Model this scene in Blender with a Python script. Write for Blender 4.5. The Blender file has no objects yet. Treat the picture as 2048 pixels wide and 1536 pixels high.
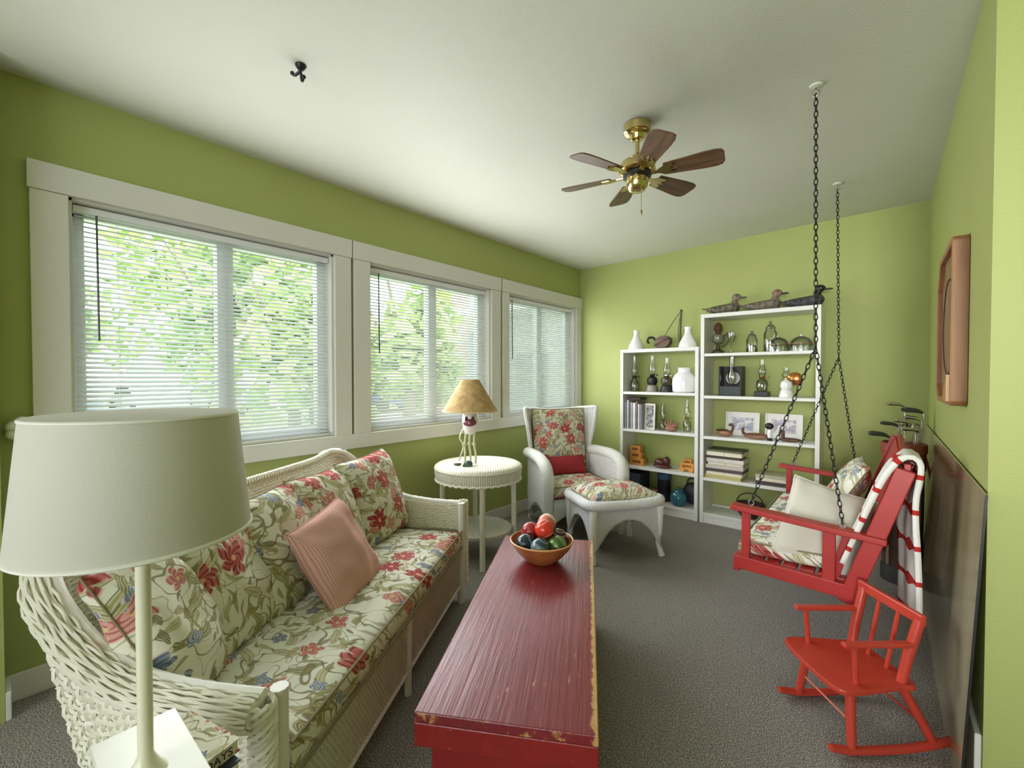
import bpy, math, random
import numpy as np
from mathutils import Vector, Matrix, noise
random.seed(7)
C = bpy.context.scene.collection
SC = bpy.context.scene
PI = math.pi
# ------------------------------------------------------------------ mesh helpers
class MB:
    def __init__(s): s.v=[]; s.f=[]; s.n=0
    def add(s, v, f):
        v=np.asarray(v,float).reshape(-1,3); s.v.append(v)
        s.f += [tuple(int(i)+s.n for i in q) for q in f]; s.n+=len(v); return s
    def box(s, c, d, rz=0, rx=0, ry=0):
        m=(Matrix.Rotation(rz,3,'Z')@Matrix.Rotation(ry,3,'Y')@Matrix.Rotation(rx,3,'X'))
        v=[tuple(Vector(c)+m@Vector((d[0]*a/2,d[1]*b/2,d[2]*e/2))) for a in(-1,1) for b in(-1,1) for e in(-1,1)]
        return s.add(v,[(0,1,3,2),(4,6,7,5),(0,4,5,1),(2,3,7,6),(0,2,6,4),(1,5,7,3)])
    def bar(s, p, q, w, h, up=(0,0,1)):
        p=Vector(p);q=Vector(q);t=(q-p).normalized();u=Vector(up)
        a=t.cross(u)
        if a.length<1e-4: a=t.cross(Vector((1,0,0)))
        a.normalize(); b=a.cross(t)
        v=[]
        for o in(p,q):
            for x,y in((-1,-1),(1,-1),(1,1),(-1,1)): v.append(tuple(o+a*(x*w/2)+b*(y*h/2)))
        return s.add(v,[(0,3,2,1),(4,5,6,7),(0,1,5,4),(1,2,6,5),(2,3,7,6),(3,0,4,7)])
    def tube(s, pts, r, seg=8, closed=False, caps=True, flat=1.0):
        v,f=tube_arr(np.asarray(pts,float),r,seg,closed,flat,caps); return s.add(v,f)
    def lathe(s, prof, seg=24, c=(0,0,0), rz=None):
        n=len(prof); v=[]; f=[]
        for k in range(seg):
            a=2*PI*k/seg
            for r,z in prof: v.append((c[0]+r*math.cos(a),c[1]+r*math.sin(a),c[2]+z))
        for k in range(seg):
            k2=(k+1)%seg
            for i in range(n-1):
                f.append((k*n+i,k2*n+i,k2*n+i+1,k*n+i+1))
        if prof[0][0]>1e-5: f.append(tuple(k*n for k in range(seg))[::-1])
        if prof[-1][0]>1e-5: f.append(tuple(k*n+n-1 for k in range(seg)))
        return s.add(v,f)
    def prism(s, poly, z0, z1, M=None):
        n=len(poly); v=[(x,y,z0) for x,y in poly]+[(x,y,z1) for x,y in poly]
        if M is not None: v=[tuple(M@Vector(p)) for p in v]
        f=[tuple(range(n))[::-1],tuple(range(n,2*n))]+[(i,(i+1)%n,n+(i+1)%n,n+i) for i in range(n)]
        return s.add(v,f)
    def sphere(s, c, r, seg=20, rings=12):
        rr=r if hasattr(r,'__len__') else (r,r,r)
        v=[(c[0],c[1],c[2]+rr[2])]; f=[]
        for i in range(1,rings):
            t=PI*i/rings
            for k in range(seg):
                a=2*PI*k/seg; v.append((c[0]+rr[0]*math.sin(t)*math.cos(a),c[1]+rr[1]*math.sin(t)*math.sin(a),c[2]+rr[2]*math.cos(t)))
        v.append((c[0],c[1],c[2]-rr[2])); L=len(v)-1
        for k in range(seg):
            k2=(k+1)%seg; f.append((0,1+k,1+k2)); f.append((L,L-seg+k2,L-seg+k))
            for i in range(rings-2):
                a=1+i*seg; f.append((a+k,a+seg+k,a+seg+k2,a+k2))
        return s.add(v,f)
    def grid(s, fn, nu, nv, closed_u=False):
        v=[]; mu=nu if closed_u else nu+1
        for i in range(mu):
            for j in range(nv+1): v.append(tuple(fn(i/nu,j/nv)))
        f=[]
        for i in range(nu):
            i2=(i+1)%mu
            for j in range(nv): f.append((i*(nv+1)+j,i2*(nv+1)+j,i2*(nv+1)+j+1,i*(nv+1)+j+1))
        return s.add(v,f)
    def xf(s, M):
        s.v=[np.array([tuple(M@Vector(p)) for p in a]) for a in s.v]; return s
    def mesh(s, name, smooth=True):
        me=bpy.data.meshes.new(name)
        v=np.concatenate(s.v) if s.v else np.zeros((0,3))
        me.from_pydata(v.tolist(),[],s.f)
        if smooth: me.polygons.foreach_set('use_smooth',[True]*len(me.polygons))
        me.update(); return me
def tube_arr(P, r, seg=8, closed=False, flat=1.0, caps=True):
    n=len(P)
    if closed: T=np.roll(P,-1,0)-np.roll(P,1,0)
    else: T=np.gradient(P,axis=0)
    T/= np.maximum(np.linalg.norm(T,axis=1,keepdims=True),1e-9)
    N=np.zeros_like(P); a=np.array([0,0,1.0])
    if abs(T[0]@a)>.9: a=np.array([1.0,0,0])
    N[0]=np.cross(np.cross(T[0],a),T[0]); N[0]/=np.linalg.norm(N[0])
    for i in range(1,n):
        x=N[i-1]-T[i]*(N[i-1]@T[i]); l=np.linalg.norm(x); N[i]=x/l if l>1e-6 else N[i-1]
    B=np.cross(T,N); th=np.arange(seg)*2*PI/seg
    R=np.broadcast_to(np.asarray(r,float),(n,)) 
    V=(P[:,None,:]+R[:,None,None]*(np.cos(th)[None,:,None]*N[:,None,:]*flat+np.sin(th)[None,:,None]*B[:,None,:])).reshape(-1,3)
    f=[]; m=n if closed else n-1
    for i in range(m):
        a0=i*seg; b0=((i+1)%n)*seg
        for k in range(seg): k2=(k+1)%seg; f.append((a0+k,a0+k2,b0+k2,b0+k))
    if caps and not closed: f.append(tuple(range(seg))[::-1]); f.append(tuple((n-1)*seg+k for k in range(seg)))
    return V,f
def spline(pts, n=8, closed=False):
    P=[np.array(p,float) for p in pts]; L=len(P); out=[]
    rng=range(L if closed else L-1)
    for i in rng:
        if closed: p0,p1,p2,p3=P[i-1],P[i],P[(i+1)%L],P[(i+2)%L]
        else: p0=P[max(i-1,0)];p1=P[i];p2=P[i+1];p3=P[min(i+2,L-1)]
        for k in range(n):
            t=k/n
            out.append(.5*((2*p1)+(-p0+p2)*t+(2*p0-5*p1+4*p2-p3)*t*t+(-p0+3*p1-3*p2+p3)*t**3))
    if not closed: out.append(P[-1])
    return np.array(out)
def resample(P, step):
    d=np.r_[0,np.cumsum(np.linalg.norm(np.diff(P,axis=0),axis=1))]; n=max(2,int(d[-1]/step)+1)
    t=np.linspace(0,d[-1],n); return np.stack([np.interp(t,d,P[:,k]) for k in range(3)],1)
def weave(mb, fn, U, V, pu, pv, r, amp, seg=4, vert=True, horiz=True):
    # fn(u,v) in metres -> point ; strands cross over and under each other
    def pos(u,v): return np.array(fn(u,v),float)
    def nrm(u,v):
        e=1e-3; a=pos(u+e,v)-pos(u-e,v); b=pos(u,v+e)-pos(u,v-e); c=np.cross(a,b); return c/max(np.linalg.norm(c),1e-9)
    nu=max(1,int(round(U/pu))); nv=max(1,int(round(V/pv)))
    if vert:
        for i in range(nu+1):
            u=U*i/nu; L=[]
            for j in range(nv*2+1):
                v=V*j/(nv*2); L.append(pos(u,v)+nrm(u,v)*amp*(-1)**i*math.cos(PI*j/2))
            mb.tube(L,r,seg)
    if horiz:
        for j in range(nv+1):
            v=V*j/nv; L=[]
            for i in range(nu*2+1):
                u=U*i/(nu*2); L.append(pos(u,v)-nrm(u,v)*amp*(-1)**j*math.cos(PI*i/2))
            mb.tube(L,r,seg)
    return mb
# ------------------------------------------------------------------ object helpers
def tag(o,label=None,cat=None,group=None,kind=None):
    if label: o['label']=label
    if cat: o['category']=cat
    if group: o['group']=group
    if kind: o['kind']=kind
    return o
def T(name,label,cat,loc=(0,0,0),rz=0,group=None,M=None):
    o=bpy.data.objects.new(name,None); C.objects.link(o); o.empty_display_size=.05
    if M is not None: o.matrix_world=M
    else: o.location=loc; o.rotation_euler=(0,0,rz)
    return tag(o,label,cat,group)
def P(parent,name,mb,mat,label=None,bevel=0,smooth=True,solid=0,loc=None,rot=None,M=None):
    me=mb.mesh(name,smooth) if isinstance(mb,MB) else mb
    me.materials.clear(); me.materials.append(mat)
    o=bpy.data.objects.new(name,me); C.objects.link(o)
    if parent is not None: o.parent=parent
    if loc is not None: o.location=loc
    if rot is not None: o.rotation_euler=rot
    if M is not None: o.matrix_local=M
    if solid:
        md=o.modifiers.new('solid','SOLIDIFY'); md.thickness=abs(solid); md.offset=0 if solid>0 else -1
    if bevel:
        md=o.modifiers.new('bevel','BEVEL'); md.width=bevel; md.segments=2; md.limit_method='ANGLE'; md.angle_limit=.6
        md.harden_normals=False
        me.polygons.foreach_set('use_smooth',[False]*len(me.polygons))
    elif smooth:
        try: me.set_sharp_from_angle(angle=.7)
        except Exception: pass
    if label: o['label']=label
    return o
def S(name,label,cat,mb,mat,loc=(0,0,0),rz=0,group=None,kind=None,M=None,rot=None,**k):
    o=P(None,name,mb,mat,**k)
    if M is not None: o.matrix_world=M
    elif rot is not None: o.location=loc; o.rotation_euler=rot
    else: o.location=loc; o.rotation_euler=(0,0,rz)
    return tag(o,label,cat,group,kind)
def dup(root,loc=None,rz=None,label=None,M=None):
    def cp(o,par):
        c=o.copy(); C.objects.link(c)
        if par is not None: c.parent=par
        for ch in list(o.children): cp(ch,c)
        return c
    r=cp(root,None)
    if M is not None: r.matrix_world=M
    if loc is not None: r.location=loc
    if rz is not None: r.rotation_euler=(0,0,rz)
    if label: r['label']=label
    return r
def frame(o,x,y,z):
    x=Vector(x);y=Vector(y);z=Vector(z)
    return Matrix(((x[0],y[0],z[0],o[0]),(x[1],y[1],z[1],o[1]),(x[2],y[2],z[2],o[2]),(0,0,0,1)))
def pillow(w,h,t,n=22,seed=0,wr=.004,pinch=.05):
    mb=MB(); v=[]; idx={}; f=[]
    for side in(1,-1):
        for i in range(n+1):
            for j in range(n+1):
                a=-1+2*i/n; b=-1+2*j/n; a=math.copysign(abs(a)**.85,a); b=math.copysign(abs(b)**.85,b)
                edge=i in(0,n) or j in(0,n)
                if side==-1 and edge: idx[(side,i,j)]=idx[(1,i,j)]; continue
                x=w/2*a*(1-pinch*(1-b*b)); y=h/2*b*(1-pinch*(1-a*a))
                z=t/2*((1-a*a)*(1-b*b)+1e-9)**.40*side
                if not edge: z+=wr*noise.noise(Vector((a*2.2+seed,b*2.2,seed*3+side)))*3
                idx[(side,i,j)]=len(v); v.append((x,y,z))
        for i in range(n):
            for j in range(n):
                q=[idx[(side,i,j)],idx[(side,i+1,j)],idx[(side,i+1,j+1)],idx[(side,i,j+1)]]
                f.append(tuple(q if side==1 else q[::-1]))
    return mb.add(v,f)
def piping(w,h,r,pinch=.05,n=14,z=0):
    L=[]
    for k in range(4):
        for i in range(n):
            t=-1+2*i/n
            a,b={0:(t,-1),1:(1,t),2:(-t,1),3:(-1,-t)}[k]
            L.append((w/2*a*(1-pinch*(1-b*b)),h/2*b*(1-pinch*(1-a*a)),z))
    return MB().tube(L,r,6,closed=True)
def slabcushion(w,d,t,crown=.02,n=20,r=.03,seed=0):
    # box cushion, local XY plan, rounded edges, crowned top
    mb=MB()
    def prof(k):  # (inset, z)
        return [(r*1.0,0),(r*.25,.15),(0,.35),(0,.65),(r*.25,.88),(r*.9,1.0)][k]
    v=[];f=[]
    per=[]
    m=n
    for i in range(m): per.append((-1+2*i/m,-1))
    for i in range(m): per.append((1,-1+2*i/m))
    for i in range(m): per.append((1-2*i/m,1))
    for i in range(m): per.append((-1,1-2*i/m))
    L=len(per)
    for k in range(6):
        ins,zz=prof(k)
        for a,b in per: v.append(((w/2-ins)*a,(d/2-ins)*b,t*zz+.004*noise.noise(Vector((a*3+seed,b*3,zz)))))
    for k in range(5):
        for i in range(L): f.append((k*L+i,k*L+(i+1)%L,(k+1)*L+(i+1)%L,(k+1)*L+i))
    f.append(tuple(range(L))[::-1])
    base=len(v); g={}
    for i in range(m+1):
        for j in range(m+1):
            a=-1+2*i/m;b=-1+2*j/m
            if i in(0,m) or j in(0,m):
                if j==0: q=i
                elif i==m: q=m+j
                elif j==m: q=2*m+(m-i)
                else: q=3*m+(m-j)
                g[i,j]=5*L+q%L
            else:
                g[i,j]=len(v)
                v.append(((w/2-r*.9)*a,(d/2-r*.9)*b,t+crown*((1-a*a)*(1-b*b))**.5+.006*noise.noise(Vector((a*4+seed,b*2.5,1)))))
    for i in range(m):
        for j in range(m): f.append((g[i,j],g[i+1,j],g[i+1,j+1],g[i,j+1]))
    return mb.add(v,f)
# ------------------------------------------------------------------ material helpers
class NT:
    def __init__(s,name):
        s.m=bpy.data.materials.new(name); s.m.use_nodes=True; s.t=s.m.node_tree; s.b=s.t.nodes['Principled BSDF']; s.out=s.t.nodes['Material Output']
    def n(s,typ,ins=None,**at):
        nd=s.t.nodes.new(typ)
        for k,v in at.items(): setattr(nd,k,v)
        for k,v in (ins or {}).items(): s.set(nd.inputs[k],v)
        return nd
    def set(s,i,v):
        if isinstance(v,bpy.types.NodeSocket): s.t.links.new(v,i)
        else: i.default_value=v
    def math(s,op,a,b=0.0,c=0.0,clamp=False):
        nd=s.n('ShaderNodeMath',{0:a,1:b,2:c},operation=op,use_clamp=clamp); return nd.outputs[0]
    def vec(s,op,a,b=(0,0,0)):
        nd=s.n('ShaderNodeVectorMath',{0:a},operation=op)
        if op=='SCALE': s.set(nd.inputs['Scale'],b)
        else: s.set(nd.inputs[1],b)
        return nd.outputs[0]
    def mix(s,f,a,b):
        nd=s.n('ShaderNodeMix',data_type='RGBA'); s.set(nd.inputs[0],f); s.set(nd.inputs[6],a); s.set(nd.inputs[7],b); return nd.outputs[2]
    def noise(s,v,scale,detail=2,rough=.5):
        return s.n('ShaderNodeTexNoise',{'Vector':v,'Scale':scale,'Detail':detail,'Roughness':rough}).outputs['Fac']
    def obj(s): return s.n('ShaderNodeTexCoord').outputs['Object']
    def sep(s,v):
        o=s.n('ShaderNodeSeparateXYZ',{0:v}).outputs; return o[0],o[1],o[2]
    def comb(s,x,y,z=0.0): return s.n('ShaderNodeCombineXYZ',{0:x,1:y,2:z}).outputs[0]
    def ss(s,x,a,b):
        nd=s.n('ShaderNodeMapRange',{0:x,1:a,2:b,3:0.0,4:1.0},interpolation_type='SMOOTHSTEP'); return nd.outputs[0]
    def bump(s,h,dist,strength=1.0):
        nd=s.n('ShaderNodeBump',{'Height':h,'Distance':dist,'Strength':strength}); s.t.links.new(nd.outputs[0],s.b.inputs['Normal'])
    def fin(s,color=None,rough=.5,metal=0.0,spec=.5,**k):
        if color is not None: s.set(s.b.inputs['Base Color'],col(color) if not isinstance(color,bpy.types.NodeSocket) else color)
        s.set(s.b.inputs['Roughness'],rough); s.set(s.b.inputs['Metallic'],metal); s.set(s.b.inputs['Specular IOR Level'],spec)
        for kk,v in k.items(): s.set(s.b.inputs[kk.replace('_',' ')],v)
        return s.m
def col(c): return (c[0],c[1],c[2],1.0)
def srgb(r,g,b):
    f=lambda c:(c/255/12.92 if c<=10 else ((c/255+.055)/1.055)**2.4)
    return (f(r),f(g),f(b))
def plain(name,c,rough=.5,metal=0.0,spec=.5,var=.12,sc=9.0,bump=0.0,bsc=60.0,**k):
    t=NT(name); o=t.obj(); n=t.noise(o,sc,3)
    c1=tuple(x*(1-var) for x in c); c2=tuple(min(1,x*(1+var)) for x in c)
    if bump: t.bump(t.noise(o,bsc,2),bump)
    return t.fin(t.mix(n,col(c1),col(c2)),rough,metal,spec,**k)
def glassy(name,tint=(1,1,1),refl=.12,rough=.02):
    m=NT(name); t=m
    tr=t.n('ShaderNodeBsdfTransparent',{0:col(tint)}); gl=t.n('ShaderNodeBsdfGlossy',{'Roughness':rough})
    lw=t.n('ShaderNodeLayerWeight',{'Blend':.25}); f=t.math('MULTIPLY_ADD',lw.outputs['Fresnel'],.8,refl,clamp=True)
    mx=t.n('ShaderNodeMixShader',{0:f,1:tr.outputs[0],2:gl.outputs[0]})
    t.t.links.new(mx.outputs[0],t.out.inputs['Surface']); return m.m
def floral(name,scale=1.0,seed=0.0,base=(.70,.68,.56),dens=1.0,flower=.5,zf=1.0):
    t=NT(name); x,y,z=t.sep(t.obj()); v=t.comb(t.math('MULTIPLY',t.math('ADD',t.math('MULTIPLY_ADD',z,.6*zf,x),seed),scale),t.math('MULTIPLY',t.math('MULTIPLY_ADD',z,-zf,y),scale))
    nz=t.n('ShaderNodeTexNoise',{'Vector':v,'Scale':7.0,'Detail':1.0}).outputs['Color']
    v=t.vec('ADD',v,t.vec('SCALE',t.vec('SUBTRACT',nz,(.5,.5,.5)),.09))
    nb=t.noise(v,14,3)
    c=t.mix(nb,col(base),col((base[0]*.9,base[1]*.93,base[2]*.9)))
    def cell(s,off,rnd=.9):
        p=t.vec('ADD',t.vec('SCALE',v,s),(off,off*1.7,0))
        vo=t.n('ShaderNodeTexVoronoi',{'Vector':p,'Scale':1.0,'Randomness':rnd},voronoi_dimensions='2D',feature='F1')
        d=t.vec('SUBTRACT',p,vo.outputs['Position']); r,g,b=[t.n('ShaderNodeSeparateColor',{0:vo.outputs['Color']}).outputs[i] for i in range(3)]
        ro=t.n('ShaderNodeVectorRotate',{'Vector':d,'Angle':t.math('MULTIPLY',r,6.283)},rotation_type='Z_AXIS').outputs[0]
        dx,dy,_=t.sep(ro); return dx,dy,r,g,b
    def leaf(s,off,thr,a,bw,c1,c2):
        nonlocal c
        dx,dy,r,g,b=cell(s,off)
        dy=t.math('ADD',dy,t.math('MULTIPLY',t.math('MULTIPLY',dx,dx),.5))
        q=t.math('ADD',t.math('POWER',t.math('ABSOLUTE',t.math('DIVIDE',dx,a)),2.0),t.math('ABSOLUTE',t.math('DIVIDE',dy,bw)))
        on=t.math('LESS_THAN',g,thr)
        m=t.math('MULTIPLY',t.math('SUBTRACT',1.0,t.ss(q,.86,1.0)),on)
        vein=t.math('SUBTRACT',1.0,t.ss(t.math('ABSOLUTE',dy),.008,.03))
        rim=t.ss(q,.55,.95)
        lc=t.mix(b,col(c1),col(c2)); lc=t.mix(t.math('MULTIPLY',vein,.5),lc,col((.07,.06,.02))); lc=t.mix(t.math('MULTIPLY',rim,.6),lc,col((.09,.075,.03)))
        hs=t.ss(t.math('SINE',t.math('MULTIPLY_ADD',dy,95.0,t.math('MULTIPLY',t.math('MULTIPLY',dx,dx),30.0))),-.75,.2)
        c=t.mix(t.math('MULTIPLY',m,t.math('MULTIPLY_ADD',hs,.5,.5)),c,lc)
    def flow(s,off,thr,R,pet,c1,c2,dark,cen):
        nonlocal c
        dx,dy,r,g,b=cell(s,off,.75)
        rad=t.math('SQRT',t.math('ADD',t.math('MULTIPLY',dx,dx),t.math('MULTIPLY',dy,dy)))
        th=t.math('ARCTAN2',dy,dx)
        pw=t.math('ABSOLUTE',t.math('COSINE',t.math('MULTIPLY',th,pet/2)))
        lim=t.math('MULTIPLY_ADD',t.math('POWER',pw,.6),R*.55,R*.45)
        q=t.math('DIVIDE',rad,lim)
        m=t.math('MULTIPLY',t.math('SUBTRACT',1.0,t.ss(q,.88,1.0)),t.math('LESS_THAN',g,thr))
        fc=t.mix(b,col(c1),col(c2))
        fc=t.mix(t.math('MULTIPLY',t.ss(q,.7,.98),.55),fc,col((.85,.6,.52)))
        st=t.ss(t.math('SINE',t.math('MULTIPLY_ADD',rad,70/R*.25,t.math('MULTIPLY',th,pet))),.1,.8)
        fc=t.mix(t.math('MULTIPLY',st,.75),fc,col(dark))
        fc=t.mix(t.math('SUBTRACT',1.0,t.ss(rad,R*.12,R*.2)),fc,col(cen))
        c=t.mix(m,c,fc)
    # thin wandering stems
    st=t.math('ABSOLUTE',t.math('SUBTRACT',t.noise(v,5.5,1),.5))
    c=t.mix(t.math('MULTIPLY',t.math('SUBTRACT',1.0,t.ss(st,.004,.016)),.8),c,col((.15,.12,.045)))
    st=t.math('ABSOLUTE',t.math('SUBTRACT',t.noise(t.vec('ADD',v,(5,3,0)),8.5,1),.5))
    c=t.mix(t.math('MULTIPLY',t.math('SUBTRACT',1.0,t.ss(st,.004,.014)),.6),c,col((.25,.2,.09)))
    leaf(7.5,1.3,.62*dens,.62,.17,(.40,.37,.17),(.54,.50,.29))
    leaf(10.0,4.1,.6*dens,.58,.14,(.27,.26,.10),(.46,.42,.20))
    leaf(6.0,9.3,.42*dens,.66,.16,(.22,.22,.085),(.42,.38,.17))
    leaf(15.0,7.7,.45*dens,.5,.16,(.15,.14,.07),(.36,.30,.15))
    flow(8.5,3.3,.16,.34,5,(.16,.22,.33),(.36,.42,.50),(.07,.09,.15),(.5,.4,.2))
    flow(6.2,6.1,flower*.75,.36,5,(.50,.19,.16),(.64,.38,.32),(.30,.06,.06),(.6,.45,.2))
    flow(4.6,2.2,flower*.8,.40,7,(.38,.06,.06),(.50,.15,.13),(.17,.015,.02),(.75,.35,.25))
    t.bump(t.noise(v,90,1),.0006)
    return t.fin(c,.85,0,.2)
def wicker(name,c=(.70,.67,.55),pu=.012,pv=.008,dist=.004):
    t=NT(name); x,y,z=t.sep(t.obj()); h=t.math('ADD',x,y)
    a=t.math('SINE',t.math('MULTIPLY',h,2*PI/pu/1.2)); b=t.math('SINE',t.math('MULTIPLY',z,PI/pv))
    q=t.math('MULTIPLY',a,b); t.bump(t.math('MULTIPLY_ADD',q,.5,.5),dist)
    n=t.noise(t.obj(),30,2); return t.fin(t.mix(n,col(tuple(k*.9 for k in c)),col(c)),.55,0,.4)
def ribbed(name,c,axis=0,p=.012,dist=.004):
    t=NT(name); xyz=t.sep(t.obj()); h=t.math('ADD',xyz[0],xyz[1]) if axis==0 else xyz[2]
    a=t.math('ABSOLUTE',t.math('SINE',t.math('MULTIPLY',h,PI/p))); zz=t.math('SINE',t.math('MULTIPLY',xyz[2],PI/.012))
    t.bump(t.math('MULTIPLY_ADD',zz,.12,t.math('POWER',a,.6)),dist)
    n=t.noise(t.obj(),25,2); return t.fin(t.mix(n,col(tuple(k*.9 for k in c)),col(c)),.55,0,.4)
def woodm(name,c1,c2,rough=.4,axis=0,sc=6.0,spec=.5,dens=1.0):
    t=NT(name); o=t.obj(); s=[28.0*dens]*3; s[axis]=2.5
    mp=t.n('ShaderNodeMapping',{'Vector':o,'Scale':tuple(s)}).outputs[0]
    n=t.noise(mp,1.0,4,.6); w=t.ss(n,.3,.7); return t.fin(t.mix(w,col(c1),col(c2)),rough,0,spec)
# ------------------------------------------------------------------ camera, world, light
cam=bpy.data.cameras.new('camera'); co=bpy.data.objects.new('camera',cam); C.objects.link(co); SC.camera=co
cam.sensor_width=36; cam.sensor_fit='HORIZONTAL'; cam.lens=891/2048*36; cam.clip_start=.02; cam.clip_end=300
th=math.atan2(745,891); pt=math.atan2(16,891)
Rv=Vector((math.cos(th),math.sin(th),0)); F0=Vector((-math.sin(th),math.cos(th),0))
Fv=F0*math.cos(pt)-Vector((0,0,math.sin(pt))); Uv=F0*math.sin(pt)+Vector((0,0,math.cos(pt)))
co.matrix_world=frame((2.6,0,1.27),Rv,Uv,-Fv)
SC.view_settings.view_transform='Standard'; SC.view_settings.look='None'; SC.view_settings.gamma=1; SC.view_settings.use_curve_mapping=False
SC.view_settings.exposure=0.26
try:
    SC.cycles.use_denoising=True; SC.cycles.max_bounces=9; SC.cycles.diffuse_bounces=5; SC.cycles.glossy_bounces=4
    SC.cycles.transparent_max_bounces=16; SC.cycles.sample_clamp_indirect=6.0; SC.cycles.caustics_reflective=False; SC.cycles.caustics_refractive=False
except Exception: pass
w=bpy.data.worlds.new('overcast_sky'); SC.world=w; w.use_nodes=True
nt=w.node_tree; bg=nt.nodes['Background']
tc=nt.nodes.new('ShaderNodeTexCoord'); nz=nt.nodes.new('ShaderNodeTexNoise'); nz.inputs['Scale'].default_value=2.5; nz.inputs['Detail'].default_value=3
mxw=nt.nodes.new('ShaderNodeMix'); mxw.data_type='RGBA'; mxw.inputs[6].default_value=(.82,.90,1.0,1); mxw.inputs[7].default_value=(1,1,1,1)
nt.links.new(tc.outputs['Generated'],nz.inputs['Vector']); nt.links.new(nz.outputs['Fac'],mxw.inputs[0]); nt.links.new(mxw.outputs[2],bg.inputs['Color'])
bg.inputs['Strength'].default_value=5.6
def area(name,loc,rot,sx,sy,power,color=(1,1,1)):
    l=bpy.data.lights.new(name,'AREA'); l.shape='RECTANGLE'; l.size=sx; l.size_y=sy; l.energy=power; l.color=color
    o=bpy.data.objects.new(name,l); C.objects.link(o); o.location=loc; o.rotation_euler=rot; return o
# daylight entering through the three windows, plus an added unseen fill lamp behind the camera
WIN=[(.245,1.40),(1.645,2.815),(3.047,4.18)]
for i,(a,b) in enumerate(WIN):
    area('window_daylight',(.03,(a+b)/2,1.45),(0,-PI/2,0),1.1,b-a,(16.5,23.5,9)[i],(.97,.98,1.0))
L=area('front_fill',(3.25,-3.2,1.7),(PI/2-.02,0,.07),.7,1.1,9,(1,.985,.94)); L.data.spread=math.radians(40)
# ------------------------------------------------------------------ setting materials
GREEN=(.35,.392,.128)
def paint(name,c,bump=.0006):
    t=NT(name); o=t.obj(); n=t.noise(o,2.0,3); t.bump(t.noise(o,140,2),bump)
    return t.fin(t.mix(n,col(tuple(k*.95 for k in c)),col(tuple(min(1,k*1.04) for k in c))),.55,0,.35)
m_wall=paint('green_wall_paint',GREEN); m_trim=paint('white_trim_paint',(.66,.65,.60),.0002); m_ceil=paint('ceiling_paint',(.58,.595,.505),.0008)
t=NT('speckled_carpet'); o=t.obj(); n1=t.noise(o,260,2,.7); n2=t.noise(o,120,2,.6); n3=t.noise(o,3,2)
cc=t.mix(t.ss(n1,.42,.62),col((.075,.07,.068)),col((.52,.48,.42))); cc=t.mix(t.math('MULTIPLY',t.ss(n2,.55,.7),.55),cc,col((.6,.55,.46)))
cc=t.mix(t.math('MULTIPLY',n3,.35),cc,col((.15,.145,.14))); t.bump(n2,.006); m_carpet=t.fin(cc,.95,0,.1)
m_vinyl=plain('white_vinyl',(.80,.82,.83),.35,var=.03); m_slat=plain('blind_slat_white',(.80,.82,.84),.45,var=.02)
m_glass=glassy('window_glass',(.96,.98,.98),.02)
# ------------------------------------------------------------------ room shell
XR,YB,YF,HL,HR=2.835,4.29,.045,2.44,2.502
hz=lambda x:HL+(HR-HL)*x/XR
def struct(name,mb,mat,**k): return tag(P(None,name,mb,mat,**k),kind='structure')
fl=MB().box((2.1,.4,-.05),(4.6,8.0,.1)); struct('floor',fl,m_carpet,smooth=False)
ce=MB(); v=[(-.16,-3.6,hz(-.16)),(XR+1.6,-3.6,hz(XR+1.6)),(XR+1.6,YB+.15,hz(XR+1.6)),(-.16,YB+.15,hz(-.16))]
ce.add(v+[(a,b,c+.1) for a,b,c in v],[(0,1,2,3),(7,6,5,4),(0,4,5,1),(1,5,6,2),(2,6,7,3),(3,7,4,0)]); struct('ceiling',ce,m_ceil,smooth=False)
ZS,ZT=.905,2.012
wl=MB(); ys=[YF]; 
def seg(a,b,z0,z1): wl.box((-.075,(a+b)/2,(z0+z1)/2),(.15,b-a,z1-z0))
seg(YF-.13,YB+.15,0,ZS); seg(YF-.13,YB+.15,ZT,2.44)
e=[YF-.13]+[x for p in WIN for x in p]+[YB+.15]
for i in range(0,8,2): seg(e[i],e[i+1],ZS,ZT)
struct('wall_left',wl,m_wall,smooth=False)
wb=MB(); v=[(0,YB,0),(XR+.15,YB,0),(XR+.15,YB,hz(XR+.15)),(0,YB,hz(0))]
wb.add(v+[(a,b+.15,c) for a,b,c in v],[(0,1,2,3),(7,6,5,4),(0,4,5,1),(1,5,6,2),(2,6,7,3),(3,7,4,0)]); struct('wall_back',wb,m_wall,smooth=False)
YJ=1.885
wr=MB().box((XR+.7,(YJ+YB)/2,hz(XR)/2+.02),(1.4,YB-YJ,hz(XR)+.0)); struct('wall_right',wr,m_wall,smooth=False)
# the wall behind the camera, with an added wide opening, sized for fill light, and the doorway the camera stands in
wf=MB(); wf.box((.07,YF-.065,1.22),(.14,.13,2.44)); wf.box((.07,-1.78,1.22),(.14,3.4,2.44))
for a,b,z0,z1 in((.0,4.4,0,.35),(.0,4.4,2.35,2.56),(.0,.8,.35,2.35),(4.15,4.4,.35,2.35)): wf.box(((a+b)/2,-3.42,(z0+z1)/2),(b-a,.12,z1-z0))
wf.box((4.34,-.75,1.27),(.12,5.4,2.54)); struct('wall_front',wf,m_wall,smooth=False)
bb=MB().box((.008,(YF+YB)/2,.053),(.016,YB-YF,.106)); struct('baseboard_left',bb,m_trim,bevel=.003)
bb=MB().box((XR/2,YB-.008,.053),(XR-.03,.016,.106)); struct('baseboard_back',bb,m_trim,bevel=.003)
bb=MB().box((XR-.008,(YJ+YB)/2,.10),(.016,YB-YJ-.03,.2)); struct('baseboard_right',bb,m_trim,bevel=.003)
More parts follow.
